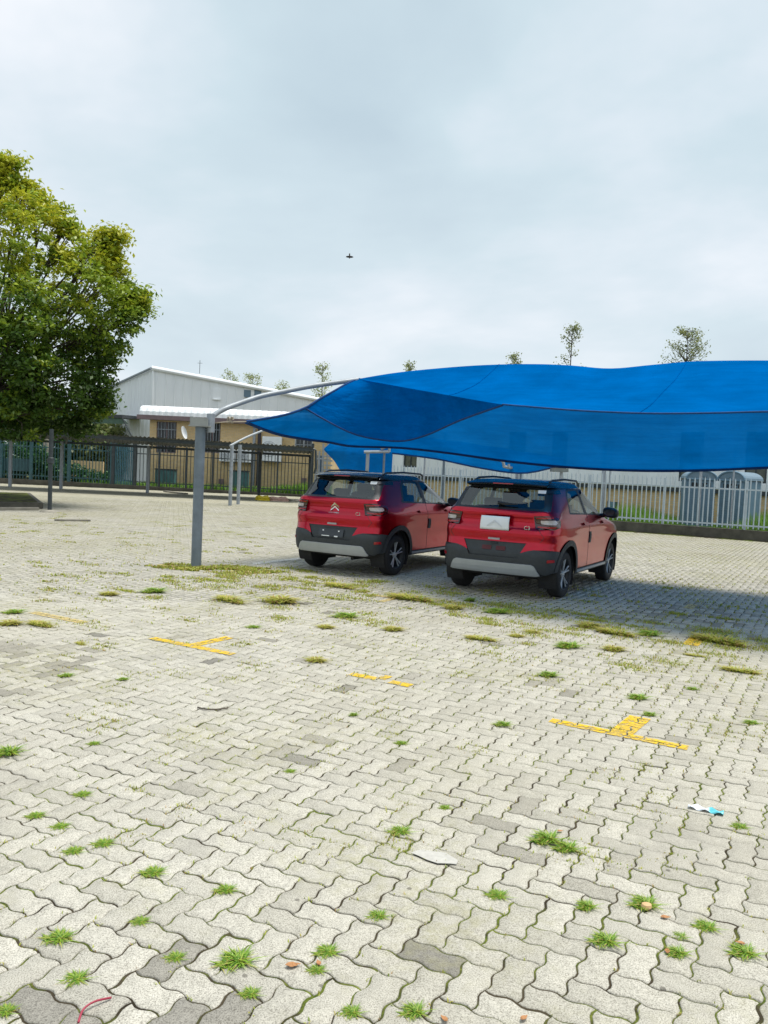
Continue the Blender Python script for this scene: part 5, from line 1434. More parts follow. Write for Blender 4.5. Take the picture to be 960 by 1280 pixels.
def rx(pl): return [(s_of_x(x, z), z) for x, z in pl]
PAINTED = ('body', 'tailgate', 'rear_door', 'front_door', 'bonnet')
def make_car(label, u0, v0, group, plate):
    base = lot(u0, v0)
    car = thing('parked_car', label, 'car', tuple(base), LOT, group)
    parts = {}
    for nm, tris in GROUPS.items():
        if nm == 'hole': continue
        mat = MAT[PMAT.get(nm.replace('_rear', '').replace('_front', '') if nm.startswith('wheel_arch') else nm, 'car_paint')]
        off = OFFS.get('wheel_arch' if nm.startswith('wheel_arch') else nm, 0.0)
        pname = {'side_glass_rear': 'window', 'side_glass_front': 'window', 'rear_glass': 'rear_window', 'rear_door': 'door', 'front_door': 'door', 'wheel_arch_rear': 'wheel_arch', 'wheel_arch_front': 'wheel_arch', 'roof_band': 'roof_rim'}.get(nm, nm)
        pair = nm in ('tail_lamp', 'side_glass_rear', 'side_glass_front', 'rear_door', 'front_door', 'wheel_arch_rear', 'wheel_arch_front', 'head_lamp', 'sill_cladding', 'window_trim')
        for sg in ((1, -1) if pair else (0,)):
            o = skin_mesh(pname, tris, off, mat, sg); o.parent = car; parts[(nm, sg)] = o
    # roof: closed crown over the top ring
    sg_ = np.linspace(0, SM, 60); ring, _ = surf(sg_, np.full(60, Z1)); ring = np.concatenate([ring, (ring * [-1, 1, 1])[::-1][1:-1]])
    c = ring.mean(0); m = MB(); lv = [(1.0, 0), (.985, .014), (.93, .032), (.80, .050), (.55, .062), (.25, .067)]
    n = len(ring); vs = []
    for f, dz in lv: vs += [tuple(np.array([c[0] + (p[0] - c[0]) * f, c[1] + (p[1] - c[1]) * f, Z1 + dz])) for p in ring]
    vs.append((c[0], c[1], Z1 + .068)); fc = []
    for a in range(len(lv) - 1): fc += [(a * n + k, a * n + (k + 1) % n, (a + 1) * n + (k + 1) % n, (a + 1) * n + k) for k in range(n)]
    fc += [((len(lv) - 1) * n + k, (len(lv) - 1) * n + (k + 1) % n, len(vs) - 1) for k in range(n)]
    m.add(vs, fc); roof = m.build('roof', MAT['roof_black'], car, smooth=True, local=True)
    # spoiler lip over the rear window
    m = MB(); xs = np.linspace(-.60, .60, 17); rows = []
    for y_, z_, sc in ((.62, 1.640, .98), (.44, 1.634, 1.0), (.30, 1.618, 1.02), (.268, 1.602, 1.02), (.285, 1.586, 1.01), (.44, 1.560, 1.0)):
        rows.append([Vector((x * sc, y_ + .10 * (abs(x) / .6) ** 2.5, z_ - .018 * (x / .6) ** 2)) for x in xs])
    grid_face(m, rows); sp = m.build('spoiler', MAT['roof_black'], car, smooth=True, local=True)
    m = MB(); m.box((0, .262, 1.596), (.30, .012, .014)); bl = m.build('brake_light', MAT['red_lens'], car, local=True); bl.parent = sp
    for sx in (-1, 1):
        m = MB(); m.tube([(sx * .57, .60, 1.635), (sx * .575, .72, 1.668), (sx * .575, 1.3, 1.690), (sx * .56, 1.95, 1.675), (sx * .54, 2.08, 1.64)], .016, 6); m.build('roof_rail', MAT['black_plastic'], car, smooth=True, local=True)
    # silver skid plate, reflectors, handle strip
    patch_on('skid_plate', rx([(-.665, .362), (-.60, .478), (-.56, .498), (.56, .498), (.60, .478), (.665, .362), (.62, .352), (-.62, .352)]), .030, .03, MAT['silver'], car)
    for mir in (0, 1):
        patch_on('reflector', [(.775, .535), (.775, .575), (.885, .580), (.895, .545)], .022, .02, MAT['red_lens'], car, mirror=mir)
        patch_on('sill_strip', [(s_of_y(1.18, .335), .335), (s_of_y(1.18, .368), .368), (s_of_y(2.78, .368), .368), (s_of_y(2.78, .335), .335)], .022, .012, MAT['silver'], car, mirror=mir)
        patch_on('door_black_patch', [(s_of_y(1.725, .74), .74), (s_of_y(1.72, .91), .91), (s_of_y(1.80, .91), .91), (s_of_y(1.805, .74), .74)], .012, .012, MAT['black_plastic'], car, mirror=mir)  # black rectangle set on the skin beside the door seam
        d1 = patch_on('door_seam', [(s_of_y(1.700, z), z) for z in np.linspace(.39, 1.18, 14)] + [(s_of_y(1.708, z), z) for z in np.linspace(1.18, .39, 14)], .0015, .004, MAT['ink'], car, mirror=mir)
        hd = patch_on('handle', rounded([(s_of_y(1.38, 1.03), 1.015), (s_of_y(1.38, 1.05), 1.055), (s_of_y(1.60, 1.05), 1.055), (s_of_y(1.60, 1.03), 1.015)], .01), .030, .02, MAT['car_paint'], car, mirror=mir); hd.parent = parts[('rear_door', -1 if mir else 1)]
        hd = patch_on('handle', rounded([(s_of_y(2.40, 1.03), 1.015), (s_of_y(2.40, 1.05), 1.055), (s_of_y(2.62, 1.05), 1.055), (s_of_y(2.62, 1.03), 1.015)], .01), .030, .02, MAT['car_paint'], car, mirror=mir); hd.parent = parts[('front_door', -1 if mir else 1)]
        # tail lamp inside: clear middle, red strips above and below
        tl = parts[('tail_lamp', -1 if mir else 1)]
        q = patch_on('clear_lens', rounded([(.665, 1.06), (.665, 1.112), (.93, 1.117), (.955, 1.08), (.90, 1.055)], .015), .014, .012, MAT['clear_lens'], car, mirror=mir); q.parent = tl
        q = patch_on('red_strip', [(.61, 1.135), (.61, 1.152), (.90, 1.162), (.90, 1.143)], .013, .01, MAT['red_lens'], car, mirror=mir); q.parent = tl
        q = patch_on('red_strip', [(.61, 1.005), (.61, 1.028), (.92, 1.032), (.86, 1.003)], .013, .01, MAT['red_lens'], car, mirror=mir); q.parent = tl
    tg = parts[('tailgate', 0)]
    for mir in (0, 1):
        zz = [(.605, 1.0), (.70, .875), (.64, .80)]
        ln = rx(zz); ln2 = [(a + .008, b) for a, b in reversed(ln)]
        q = patch_on('shut_line', ln + ln2, .0015, .004, MAT['ink'], car, mirror=mir); q.parent = tg
    q = patch_on('handle_strip', rx([(-.085, .805), (-.085, .835), (.085, .835), (.085, .805)]), .022, .022, MAT['silver'], car); q.parent = tg
    if plate:
        pp = parts[('number_plate_panel', 0)]
        q = patch_on('number_plate', rounded(rx([(-.235, .605), (-.235, .735), (.235, .735), (.235, .605)]), .015), .012, .014, basic('dark_plate_holder', (.03, .036, .045), .4), car); q.parent = pp
        for x0, x1, z0_, z1_ in ((-.17, -.02, .612, .624), (.075, .14, .607, .625), (-.165, -.14, .69, .71), (.135, .16, .69, .71)):
            q = patch_on('plate_mark', rx([(x0, z0_), (x0, z1_), (x1, z1_), (x1, z0_)]), .0165, .004, MAT['white_paper'], car); q.parent = pp
    else:
        pp = parts[('number_plate_panel', 0)]
        for sx in (-1, 1):
            c_ = sx * .105
            q = patch_on('mounting_hole', rounded(rx([(c_ - .07, .665), (c_ - .07, .722), (c_ + .07, .722), (c_ + .07, .665)]), .012), -.004, .01, basic('hole_dark_red', (.09, .012, .018), .6), car); q.parent = pp
        q = patch_on('plate_lamp', rounded(rx([(-.05, .745), (-.05, .775), (.05, .775), (.05, .745)]), .01), .004, .01, MAT['ink'], car); q.parent = pp
    # emblem: two stacked chevrons, small script lines beside it
    if plate:
        em = MB()
        for dz in (0, .052):
            for sx in (-1, 1):
                a = np.array([[0, 1.128 + dz - .02], [sx * .078, 1.062 + dz - .02], [sx * .078, 1.036 + dz - .02], [0, 1.10 + dz - .02]])
                P, N = surf([s_of_x(x, z) if abs(x) > 1e-6 else 0 for x, z in a], a[:, 1], .012)
                em.prism([Vector(p) for p in P], Vector(N[0] * -.012))
        q = em.build('emblem', MAT['chrome'], car, local=True); q.parent = tg
        q = patch_on('name_strip', rx([(-.10, .985), (-.10, .998), (.10, .998), (.10, .985)]), .006, .008, MAT['chrome'], car); q.parent = tg
    cu = bpy.data.curves.new('badge', 'FONT'); cu.body = 'C3'; cu.size = .075; cu.extrude = .003
    to = bpy.data.objects.new('badge', cu); COL.objects.link(to); dg = bpy.context.evaluated_depsgraph_get(); me = bpy.data.meshes.new_from_object(to.evaluated_get(dg)); bpy.data.objects.remove(to)
    bo = bpy.data.objects.new('badge', me); COL.objects.link(bo); me.materials.append(MAT['chrome'])
    P, N = surf([s_of_x(.42, .97)], [.97], .006); bo.location = P[0]; bo.rotation_euler = (rad(90), 0, rad(6)); bo.parent = tg
    # sticker inside the rear window, wiper
    rw = parts[('rear_glass', 0)]
    q = patch_on('sticker', rounded(rx([(.50, 1.478), (.495, 1.522), (.60, 1.522), (.605, 1.478)]), .008), .004, .004, MAT['white_paper'], car); q.parent = rw
    if not plate:
        m = MB(); P, N = surf([s_of_x(x, z) for x, z in ((0.0001, 1.272), (.10, 1.288), (.27, 1.292))], [1.272, 1.288, 1.292], .035)
        P2, _ = surf([s_of_x(-.02, 1.30)], [1.30], .035)
        m.tube([Vector(P2[0]), Vector(P[1]), Vector(P[2])], [.028, .02, .007], 6); m.lathe([(.001, .0), (.03, .0)], 8, tuple(P[0])); q = m.build('wiper', MAT['gloss_black'], car, local=True); q.parent = rw
    # mirrors
    for sx in (1, -1):
        m = MB(); vs = []; N1, N2 = 10, 12
        for a in range(N1 + 1):
            th = math.pi * a / N1
            for b in range(N2):
                ph = 2 * math.pi * b / N2; cx_, cy_, cz_ = math.sin(th) * math.cos(ph), math.sin(th) * math.sin(ph), math.cos(th)
                f = lambda q, e: math.copysign(abs(q) ** e, q)
                vs.append((sx * (.985 + .125 * f(cx_, .7)), 2.52 + .085 * f(cy_, .8) + (.03 if cy_ > 0 else 0), 1.19 + .085 * f(cz_, .75) - .02 * cx_ * sx))
        m.add(vs, [(a * N2 + b, a * N2 + (b + 1) % N2, (a + 1) * N2 + (b + 1) % N2, (a + 1) * N2 + b) for a in range(N1) for b in range(N2)])
        m.tube([(sx * .80, 2.55, 1.13), (sx * .90, 2.54, 1.145)], .035, 8)
        q = m.build('wing_mirror', MAT['gloss_black'], car, smooth=True, local=True)
        m = MB(); m.lathe([(.001, 0), (.055, 0), (.065, .004)], 14, (0, 0, 0)); gl = m.build('mirror_glass', MAT['dark_glass'], car, local=True)  # dark glass, not a mirror: a dark reflection put into its colour
        gl.rotation_euler = (rad(90), 0, 0); gl.location = (sx * .99, 2.432, 1.19); gl.scale = (1.35, .9, 1); gl.parent = q
    # wheels
    for ay in (AX_R, AX_F):
        for sx in (1, -1):
            w = MB(); prof = [(.205, .075), (.225, .095), (.29, .100), (.320, .088), (.334, .062), (.336, 0), (.334, -.062), (.320, -.088), (.27, -.10), (.205, -.09)]
            w.lathe([(r, h * sx) for r, h in prof], 40, (sx * .745, ay, WR), 'X')
            wh_ = w.build('wheel', MAT['rubber'], car, smooth=True, local=True)
            r_ = MB(); r_.lathe([(.232, .088 * sx), (.222, .093 * sx), (.212, .080 * sx), (.205, .02 * sx), (.10, .012 * sx), (.001, .012 * sx)], 36, (sx * .745, ay, WR), 'X')
            q = r_.build('rim', MAT['gloss_black'], car, smooth=True, local=True); q.parent = wh_
            s_ = MB()
            for k in range(5):
                for dl in (-.16, .16):
                    a = 2 * math.pi * k / 5 + .35
                    e_ = a + dl; p0 = Vector((sx * (.745 + .062), ay + .045 * math.cos(a), WR + .045 * math.sin(a))); p1 = Vector((sx * (.745 + .080), ay + .214 * math.cos(e_), WR + .214 * math.sin(e_)))
                    s_.tube([p0, p0.lerp(p1, .5), p1], [.014, .010, .013], 6)
            s_.lathe([(.001, .080 * sx), (.04, .076 * sx), (.052, .05 * sx)], 16, (sx * .745, ay, WR), 'X')
            q = s_.build('spokes', MAT['silver'], car, smooth=True, local=True); q.parent = wh_
    # liners in the arches, underbody, cabin
    u = MB(); u.box((0, 2.05, .34), (1.26, 3.3, .16)); u.box((0, .34, .52), (1.30, .30, .28)); u.tube([(.30, .20, .27), (.30, .55, .27)], .03, 8); u.box((0, 3.75, .5), (1.3, .3, .4)); u.build('underbody', MAT['rubber'], car, local=True)
    for ay in (AX_R, AX_F):
        for sx in (1, -1):
            l_ = MB(); N = 18; o_ = [Vector((sx * .84, ay + .41 * math.cos(math.pi * k / N), WR + .02 + .41 * math.sin(math.pi * k / N))) for k in range(-3, N + 4)]
            for a, b in zip(o_, o_[1:]): l_.quad(a, b, b - Vector((sx * .26, 0, 0)), a - Vector((sx * .26, 0, 0)))
            q = [p - Vector((sx * .26, 0, 0)) for p in o_]; l_.add(q, [tuple(range(len(q)))])
            l_.build('arch_liner', MAT['rubber'], car, local=True)
    ib = MB(); ib.box((0, 1.75, .46), (1.45, 2.5, .06)); ib.box((0, .60, .76), (1.28, .06, .58)); ib.box((0, .40, 1.08), (1.25, .46, .03)); ib.box((0, 2.85, .95), (1.44, .35, .34))
    for sx in (-1, 1): ib.box((sx * .74, 1.7, .80), (.05, 2.1, .62))
    ib.build('cabin', MAT['interior'], car, bevel=.01, local=True)
    for x, y_, w_, bk in ((-.36, 1.72, .50, 1), (.36, 1.72, .50, 1), (-.36, .98, .58, 0), (.36, .98, .58, 0)):
        s_ = MB(); s_.box((x, y_ + .22, .72), (w_, .50, .16)); tl = Vector((0, -.22, 1)).normalized()
        s_.box((x, y_ - .08, 1.02), (w_, .13, .56 if bk else .46), (Vector((1, 0, 0)), tl.cross(Vector((1, 0, 0))), tl))
        s_.box((x, y_ - .15, 1.37 if bk else 1.28), (.26, .10, .17), (Vector((1, 0, 0)), tl.cross(Vector((1, 0, 0))), tl))
        s_.tube([(x - .06, y_ - .13, 1.25), (x - .06, y_ - .15, 1.38)], .010, 5); s_.tube([(x + .06, y_ - .13, 1.25), (x + .06, y_ - .15, 1.38)], .010, 5)
        s_.build('seat', MAT['interior'], car, bevel=.03, local=True)
    m = MB(); m.tube([(.36 + .17 * math.cos(k * math.pi / 9), 2.52 + .05 * math.sin(k * math.pi / 9), 1.03 + .16 * math.sin(k * math.pi / 9)) for k in range(19)], .014, 6); m.build('steering_wheel', MAT['interior'], car, local=True)
    m = MB(); m.box((0, 2.15, 1.44), (.24, .03, .07)); m.build('rearview_mirror', MAT['interior'], car, local=True)
    return car
CG = 'red cars parked under the shade canopy'
car1 = make_car('red hatchback with black roof, dark number plate and bare chrome chevron emblem', -7.03, 10.49, CG, True)
car2 = make_car('red hatchback with white paper sign on its tailgate and no number plate', -4.15, 10.29, CG, False)
# paper sign taped over the emblem of the right car
sg_root = Matrix.Translation(car2.location) @ car2.rotation_euler.to_matrix().to_4x4()
sgn = MB(); S_ = [(-.225, .945), (-.225, 1.135), (.225, 1.135), (.225, .945)]
nx, nz = 12, 6; rows = []
for k in range(nz + 1):
    z = .945 + (1.135 - .945) * k / nz; row = []
    for q in range(nx + 1):
        x = -.215 + .43 * q / nx; y = .018 + .022 * (z - .945) / .19 - .012 * math.sin(math.pi * (z - .945) / .19) + .006 * math.sin(9 * x + 14 * z)
        row.append(Vector((x, y, z)))
    rows.append(row)
grid_face(sgn, rows); base_n = len(sgn.v)
sign = sgn.build('paper_sign', MAT['white_paper'], smooth=True)
md = sign.modifiers.new('thickness', 'SOLIDIFY'); md.thickness = .002
sign.matrix_world = sg_root
tag(sign, 'white paper sign with a faint raised chevron stuck on the right red tailgate', 'paper sign')
ch = MB()
for sx in (-1, 1):
    ch.prism([Vector((0, .004, 1.085)), Vector((sx * .11, .006, 1.005)), Vector((sx * .11, .006, .985)), Vector((0, .004, 1.062))], (0, .004, 0))
cho = ch.build('embossed_chevron', basic('grey_white_paper', (.66, .68, .71), .7, var=.03), sign, local=True)

# ================================================================== WEEDS, LITTER, BIRD
TUFTS = [(15,945,38,.9),(105,995,22,.5),(48,1021,22,.4),(78,1035,22,.4),(95,1066,24,.5),(132,1057,26,.5),(195,1094,30,.6),(75,1178,34,.7),(178,1154,22,.5),(286,1115,26,.6),(100,1226,30,.4),(222,1200,24,.6),(305,1205,46,.6),(316,1245,24,.6),(400,1215,22,.6),(415,1192,30,.4),(478,1147,26,.6),(506,1042,30,.6),(627,1122,28,.5),(692,1054,40,.9),(716,1064,34,.8),(740,1135,26,.8),(765,1182,36,.8),(815,1135,36,.8),(855,1194,26,.8),(890,1162,28,.5),(940,1195,34,.6),(525,1268,32,.7),(445,1268,26,.6),(8,1268,24,.7),(633,908,24,.8),(395,826,30,.9),(445,895,14,1.3),
 (817,895,18,.9),(805,874,28,.7),(927,840,32,.9),(692,846,28,.8),(645,795,22,.7),(870,820,18,.7),(870,862,16,.6),(85,846,20,.7),(157,850,16,.7),(320,785,20,.7),(407,784,26,.7),(100,805,16,.7),(22,767,26,.9),(12,780,30,.9),(50,782,32,.9),(200,741,34,.9),(137,743,26,.8),(287,752,42,.9),(592,752,18,1.6),
 (490,787,30,.8),(602,800,32,.9),(630,767,36,.8),(735,783,36,.9),(770,793,40,1.0),(820,795,32,.9),(765,812,30,.9),(900,804,52,1.0),(720,810,36,.9),(565,760,30,.8),(515,750,50,.8),(440,772,36,.8),(350,752,52,.8),(425,734,40,.7),(855,1172,18,.5),(945,905,20,.6),(560,1010,16,.4),(930,1035,20,.5),(365,965,16,.4),(120,930,16,.4),(505,930,18,.5),(665,790,22,.7)]
def tuft_mesh(k, dry):
    r = np.random.default_rng(200 + k); n = 420
    a_ = r.uniform(0, 2 * np.pi, n); q = r.uniform(0, 1, n) ** .6
    B = np.stack([np.cos(a_) * q * .5, np.sin(a_) * q * .32, np.zeros(n)], 1)
    lump = r.uniform(-.5, .5, (5, 2)) * np.array([1, .55]); w = r.integers(0, 5, n)
    B[:, :2] = B[:, :2] * .42 + lump[w]; q = np.clip(np.hypot(B[:, 0], B[:, 1] * 1.5) * 1.4, 0, 1)
    # kind
    V, L_, F_, T_ = blades(B, r.uniform(.30, .95, n) * (1.15 - .6 * q), r.uniform(.025, .06, n), np.clip(r.normal(.48 + .15 * dry, .28, n), 0, 1), lean=1.0)
    V[:, 2] *= .72
    me_o = np_mesh('weed_tuft', V, L_, F_, MAT['grass'] if not dry else MAT['weed_dry'], {'tone': T_})
    return me_o
protos = [tuft_mesh(k, k >= 5) for k in range(8)]
for i_, (px_, py_, w_, h_) in enumerate(TUFTS):
    p = gnd(px_, py_); k = (i_ * 5 + 2) % 5 if (py_ > 840 or i_ % 3 == 0) else 5 + i_ % 3
    pr = protos[k]
    if pr.get('category') is None: o = pr
    else: o = pr.copy(); COL.objects.link(o)
    d = (p - Vector((0, 0, EYE))).length; wm = w_ * d / F_PX * (.86 if py_ > 840 else .92)
    o.location = (p.x, p.y, -.004); o.scale = (wm, wm, wm * max(.45, h_) * (.50 if py_ > 840 else .36)); o.rotation_euler = (0, 0, LOT + random.uniform(-.25, .25))
    tag(o, 'small green or yellowing weed tuft growing from the paving joints', 'weed tuft', 'weed tufts between the pavers')
for pr in protos:
    if pr.get('category') is None: bpy.data.objects.remove(pr)
# moss and low weeds in the joints: too many to count
def joint_points(n, dens):
    """Random points on the paver joints, kept where dens(u, v) allows."""
    oh, ov = domino_outline(6, True), domino_outline(6, False)
    Y = RNG.uniform(0, 1, n) ** 0.75 * 22 + 1.2; X = RNG.uniform(-1, 1, n) * (.52 * Y + .4)
    u = X * UD.x + Y * UD.y; v = X * VD.x + Y * VD.y
    keep = RNG.uniform(0, 1, n) < dens(u, v, X, Y); u, v = u[keep], v[keep]
    I, J = np.floor(u / Q).astype(int), np.floor(v / Q).astype(int); K = (I - J) % 4
    horiz = K < 2; i0 = np.where(K == 1, I - 1, I); j0 = np.where(K == 2, J - 1, J)
    e = RNG.integers(0, 36, len(u)); ft = RNG.uniform(0, 1, len(u))[:, None]; e2 = (e + 1) % 36
    P = np.where(horiz[:, None], oh[e] * (1 - ft) + oh[e2] * ft, ov[e] * (1 - ft) + ov[e2] * ft) + np.stack([i0 * Q, j0 * Q], 1) + RNG.normal(0, .004, (len(u), 2))
    return P
def vnoise(u, v, s, seed):
    r = np.random.default_rng(seed); ph = r.uniform(0, 6.28, (6, 2)); k = r.normal(size=(6, 2)) * s; a = np.zeros_like(u)
    for q in range(6): a += np.sin(k[q, 0] * u + k[q, 1] * v + ph[q, 0])
    return a / 2.45
def dens1(u, v, X, Y):
    line = np.exp(-((v - 9.25) / .45) ** 2) * 1.0 + np.exp(-((v - 10.0) / .7) ** 2) * .25 + .35 * np.exp(-((v - 7.6) / .5) ** 2)
    pole = 1.3 * np.exp(-((u + 8.7) / .9) ** 2 - ((v - 9.4) / .35) ** 2)
    right = .34 * np.clip((X - .2 * Y) / 2, 0, 1)
    n1_ = vnoise(u, v, 2.6, 5); n2_ = vnoise(u, v, 9, 6)
    g_ = np.clip(n1_ * .6 + n2_ * .75 - .15, 0, 1)
    return np.clip((.09 * np.clip(6 / Y, 0, 1) ** 2 + right * np.clip(8 / Y, 0, 1) ** 2 + line * .22 + pole) * g_ + .02 * np.clip(6 / Y, .1, 1), 0, 1)
P = joint_points(210000, dens1); n = len(P)
B = np.stack([P[:, 0] * UX + P[:, 1] * VX, P[:, 0] * UY + P[:, 1] * VY, np.full(n, -.007)], 1)
rep = 3; B = np.repeat(B, rep, 0) + np.concatenate([RNG.normal(0, .006, (n * rep, 2)), np.zeros((n * rep, 1))], 1)
# flatter patches where bays meet
cl = []
for q_ in range(110):
    u0 = RNG.uniform(-8.5, .6); v0 = RNG.choice([9.2, 9.35, 9.7, 10.3, 8.7, 8.1, 7.4], p=[.2, .2, .15, .1, .15, .1, .1]) + RNG.normal(0, .28); k_ = int(RNG.integers(60, 300))
    cl.append(np.stack([u0 + RNG.normal(0, RNG.uniform(.05, .17), k_), v0 + RNG.normal(0, RNG.uniform(.03, .09), k_)], 1))
for q_ in range(330):                        # scattered small ones over the whole yard, denser on the right and far left
    if q_ < 90: Yc = RNG.uniform(15, 24); Xc = -RNG.uniform(.12, .54) * Yc
    else: Yc = RNG.uniform(3.2, 13); Xc = RNG.uniform(-.5, .52) * Yc + .5
    u0, v0 = Xc * UD.x + Yc * UD.y, Xc * VD.x + Yc * VD.y; k_ = int(RNG.integers(14, 90)); hv = RNG.random() < .5
    g_ = np.stack([u0 + RNG.normal(0, .05 + .06 * hv, k_), v0 + RNG.normal(0, .05, k_)], 1)
    g_[:, 0] = np.where(RNG.random(k_) < .5, np.round(g_[:, 0] / Q) * Q + RNG.normal(0, .012, k_), g_[:, 0]); g_[:, 1] = np.where(RNG.random(k_) < .6, np.round(g_[:, 1] / Q) * Q + RNG.normal(0, .012, k_), g_[:, 1])
    cl.append(g_)
cl = np.concatenate(cl); B = np.concatenate([B, np.stack([cl[:, 0] * UX + cl[:, 1] * VX, cl[:, 0] * UY + cl[:, 1] * VY, np.full(len(cl), -.004)], 1)]); n = len(B); rep = 1
far_k = np.clip(B[:, 1] / 10, .5, 1.3); low = np.clip(11 / np.maximum(B[:, 1], 1), .35, 1)
moss = blade_obj('joint_weeds', B, RNG.uniform(.012, .040, n * rep) * far_k * low, RNG.uniform(.005, .013, n * rep) * far_k, np.clip(RNG.normal(.5, .3, n * rep), 0, 1), mat='weed_dry', lean=1.1)
tag(moss, 'low green and yellow weeds rooted in the joints of the paving', 'joint weeds', None, 'stuff')
print('MOSS', n * rep)
# weed carpet round the canopy pole
n = 3800; a_ = RNG.uniform(0, 6.28, n); q = RNG.uniform(0, 1, n) ** .7
pc = gnd(272, 711); B = np.stack([pc.x + np.cos(a_) * q * 1.15 + .10 * np.sin(a_ * 5), pc.y + np.sin(a_) * q * .42, np.full(n, -.005)], 1)
keep = vnoise(B[:, 0], B[:, 1], 6, 9) > -.35; B = B[keep]; n = len(B)
tag(blade_obj('weed_carpet', B, RNG.uniform(.02, .06, n), RNG.uniform(.015, .035, n), np.clip(RNG.normal(.55, .3, n), 0, 1), mat='weed_dry', lean=1.2), 'yellow green and rusty low weeds spreading around the foot of the canopy pole', 'weed carpet', None, 'stuff')

def flat_leaf(px_, py_, L_, label, rz_, mat='leaf_dry'):
    L_ *= .72; p = gnd(px_, py_); m = MB(); n_ = 9; prof = [0, .5, .85, 1, .95, .75, .5, .22, 0]
    for k in range(n_ - 1):
        x0, x1 = (k / (n_ - 1) - .5) * L_, ((k + 1) / (n_ - 1) - .5) * L_; w0, w1 = prof[k] * L_ * .24, prof[k + 1] * L_ * .24
        z0_, z1_ = .004 + .10 * L_ * (2 * k / n_ - 1) ** 2, .004 + .10 * L_ * (2 * (k + 1) / n_ - 1) ** 2
        for sg in (-1, 1): m.add([(x0, 0, z0_), (x1, 0, z1_), (x1, sg * w1, z1_ + w1 * .35), (x0, sg * w0, z0_ + w0 * .35)], [(0, 1, 2, 3)])
    o = m.build('fallen_leaf', MAT[mat]); o.location = (p.x, p.y, 0); o.rotation_euler = (0, 0, rz_); tag(o, label, 'fallen leaf', 'dry leaves on the paving')
    md = o.modifiers.new('t', 'SOLIDIFY'); md.thickness = .0012
flat_leaf(366, 1208, .075, 'curled orange brown leaf near the double weed tuft at the bottom', .3)
flat_leaf(398, 1205, .05, 'small tan leaf beside a weed tuft, right of the curled orange one', 1.9)
flat_leaf(832, 1148, .06, 'tan leaf lying beside the rightmost spreading weed tuft', .1)
flat_leaf(834, 1190, .055, 'reddish leaf below the tan leaf in the lower right paving', 1.2)
flat_leaf(655, 1274, .05, 'pale yellow leaf at the very bottom edge of the paving', .8)
flat_leaf(555, 1275, .05, 'orange leaf at the bottom edge left of the pale yellow one', 2.1)
flat_leaf(700, 1040, .05, 'brown leaf just above the long grass tuft', .5)
flat_leaf(925, 1180, .05, 'brown leaf near the right edge weed tuft', 2.6)
# round tan seed pod
p = gnd(808, 1136); m = MB(); m.lathe([(.001, 0), (.022, .006), (.031, .02), (.026, .036), (.012, .044), (.001, .046)], 14); o = m.build('seed_pod', basic('tan_pod', (.55, .36, .18), .7), smooth=True); o.location = (p.x, p.y, -.002); o.scale = (.72, .6, .6); tag(o, 'round tan seed pod beside a weed tuft in the lower right paving', 'seed pod')
# torn wrapper, white and turquoise
p = gnd(882, 1014); m = MB(); rows = []
for k in range(5): rows.append([Vector((-.085 + .17 * q / 12, -.022 + .044 * k / 4, .006 + .008 * math.sin(q * 1.3 + k) + .004 * math.sin(k * 2.2))) for q in range(13)])
grid_face(m, rows); t_ = NT('wrapper_film'); sx_ = t_.n.new('ShaderNodeSeparateXYZ'); t_.link(t_.tc('Object'), sx_.inputs[0])
t_.set(color=t_.ramp(t_.mapr(sx_.outputs[0], -.085, .085), [(.55, (.74, .78, .84)), (.62, (.12, .52, .60))]), rough=.3)
o = m.build('wrapper', t_.mat, smooth=True); md = o.modifiers.new('t', 'SOLIDIFY'); md.thickness = .0015; o.location = (p.x, p.y, .003); o.rotation_euler = (0, 0, LOT + .05); tag(o, 'white and turquoise plastic wrapper on the paving near the right edge', 'wrapper')
# smear of pale paper trodden flat
p = gnd(545, 1072); m = MB(); r_ = random.Random(4); pts = [Vector((.115 * math.cos(a * math.pi / 7) * r_.uniform(.8, 1.1), .05 * math.sin(a * math.pi / 7) * r_.uniform(.7, 1.15), .001)) for a in range(14)]
m.prism(pts, (0, 0, .002)); o = m.build('paper_scrap', basic('trodden_paper', (.42, .405, .37), .9, var=.12, scale=40)); o.location = (p.x, p.y, .003); o.rotation_euler = (0, 0, LOT + .1); tag(o, 'pale trodden paper scrap flat on a paver in the foreground', 'paper scrap')
p = gnd(605, 1020)
# red wire at the bottom left
m = MB(); m.tube(resample([gnd(98, 1278, .004), gnd(104, 1262, .012), gnd(118, 1252, .016), gnd(139, 1247, .006)], 18), .0035, 6)
o = m.build('red_wire', basic('dark_red_wire', (.30, .02, .05), .5), smooth=True); tag(o, 'short bent dark red wire at the bottom left of the paving', 'wire')
m = MB(); m.tube(resample([gnd(247, 884, .004), gnd(262, 887, .008), gnd(285, 885, .004)], 12), .005, 6)
o = m.build('twig', MAT['bark'], smooth=True); tag(o, 'thin dark twig lying on the paving left of the middle', 'twig')
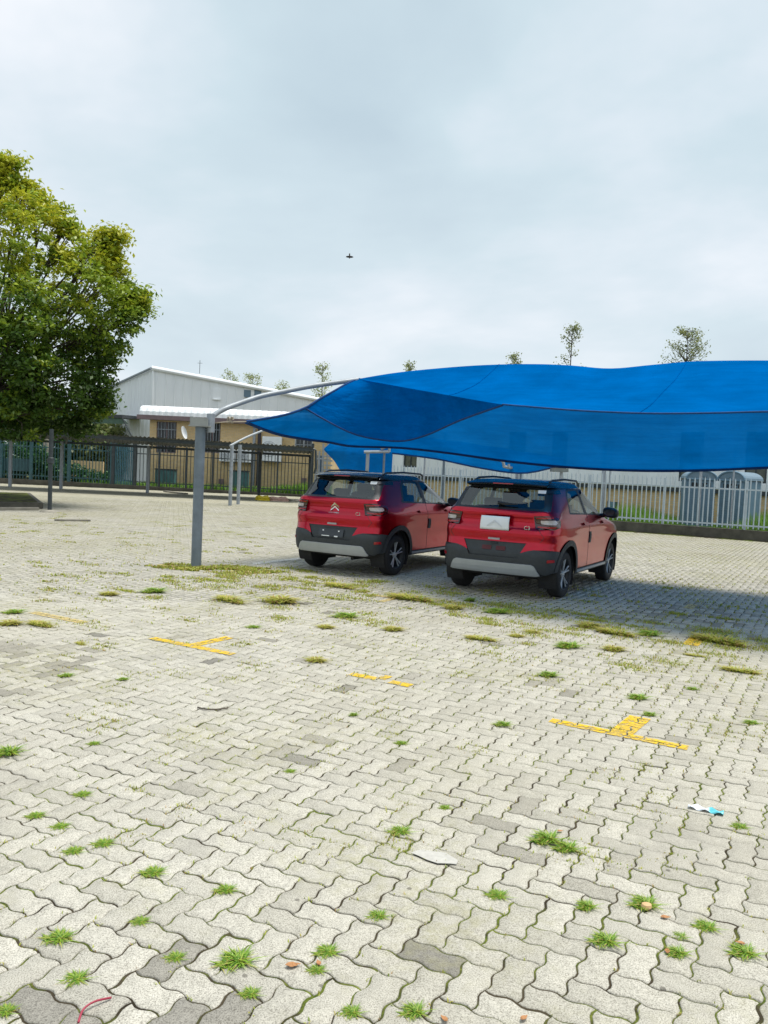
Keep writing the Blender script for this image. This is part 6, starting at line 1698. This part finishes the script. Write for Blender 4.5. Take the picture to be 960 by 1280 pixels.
# planks, rubble, rubbish heap
def plank(px0, py0, px1, py1, w, h, label, mat):
    a, b = gnd(px0, py0), gnd(px1, py1); d = (b - a).normalized(); n_ = Vector((-d.y, d.x, 0)); m = MB(); m.box((a + b) / 2 + ZD * (h / 2 - .003), ((b - a).length, w, h), (d, n_, ZD)); o = m.build('kerb_block', MAT[mat], bevel=.012); tag(o, label, 'kerb block')
plank(68, 651, 113, 651.5, .16, .05, 'low pale kerb block lying on the paving in front of the collared post', 'concrete')
plank(207, 615, 232, 618, .30, .08, 'pale kerb block under the carport roof near the fence', 'concrete')
p = gnd(341, 626); t = thing('rubbish_heap', 'small heap of yellow and pinkish rubble at the foot of the dark fence', 'rubbish heap', (p.x, p.y, 0))
for nm, mt, dx_, sc_ in (('yellow_bag', basic('yellow_plastic', (.62, .48, .03), .5), -.45, (.45, .3, .24)), ('pink_rubble', basic('pink_rubble', (.52, .34, .28), .9, bump=.6, bscale=12), .35, (.65, .35, .22)), ('pale_rubble', MAT['concrete'], 1.1, (.4, .3, .14))):
    bm = bmesh.new(); bmesh.ops.create_icosphere(bm, subdivisions=3, radius=1)
    for v_ in bm.verts:
        v_.co *= 1 + .16 * math.sin(7 * v_.co.x + 3 * v_.co.y) + .12 * math.sin(11 * v_.co.z + 5 * v_.co.y); v_.co.z = max(v_.co.z, -.05)
    me = bpy.data.meshes.new(nm); bm.to_mesh(me); bm.free(); me.materials.append(mt); o = bpy.data.objects.new(nm, me); COL.objects.link(o); o.parent = t; o.location = (dx_, 0, .0); o.scale = sc_
# bird high over the yard
b = at(437, 321, 34); t = MB()
W = [(-.34, .05, .03), (-.16, .10, .06), (0, .09, .03), (.16, .10, .06), (.34, .05, .03)]
Wb = [(-.30, -.03, .03), (-.14, -.07, .05), (0, -.08, .03), (.14, -.07, .05), (.30, -.03, .03)]
def wing(dz): return [Vector((x, y, z * 1.0 + dz)) for x, y, z in W] + [Vector((x, y, z + dz)) for x, y, z in Wb]
vt = wing(.012); vb_ = wing(-.012); n = 10
t.add(vt + vb_, [(k, k + 1, k + 6, k + 5) for k in range(4)] + [(n + k + 1, n + k, n + k + 5, n + k + 6) for k in range(4)] + [(k, n + k, n + k + 1, k + 1) for k in range(4)] + [(5 + k + 1, n + 5 + k + 1, n + 5 + k, 5 + k) for k in range(4)] + [(0, 5, n + 5, n), (4, n + 4, n + 9, 9)])
t.tube([(0, .17, .04), (0, .15, .035), (0, .11, .02), (0, 0, -.02), (0, -.14, -.06), (0, -.30, -.12)], [.008, .035, .06, .075, .05, .055], 8)
o = t.build('bird', basic('dark_feathers', (.06, .05, .05), .8), smooth=False); o.location = b; o.rotation_euler = (rad(-62), 0, 0); o.scale = (.48, .48, .48); tag(o, 'small dark bird gliding high in the pale sky', 'bird')
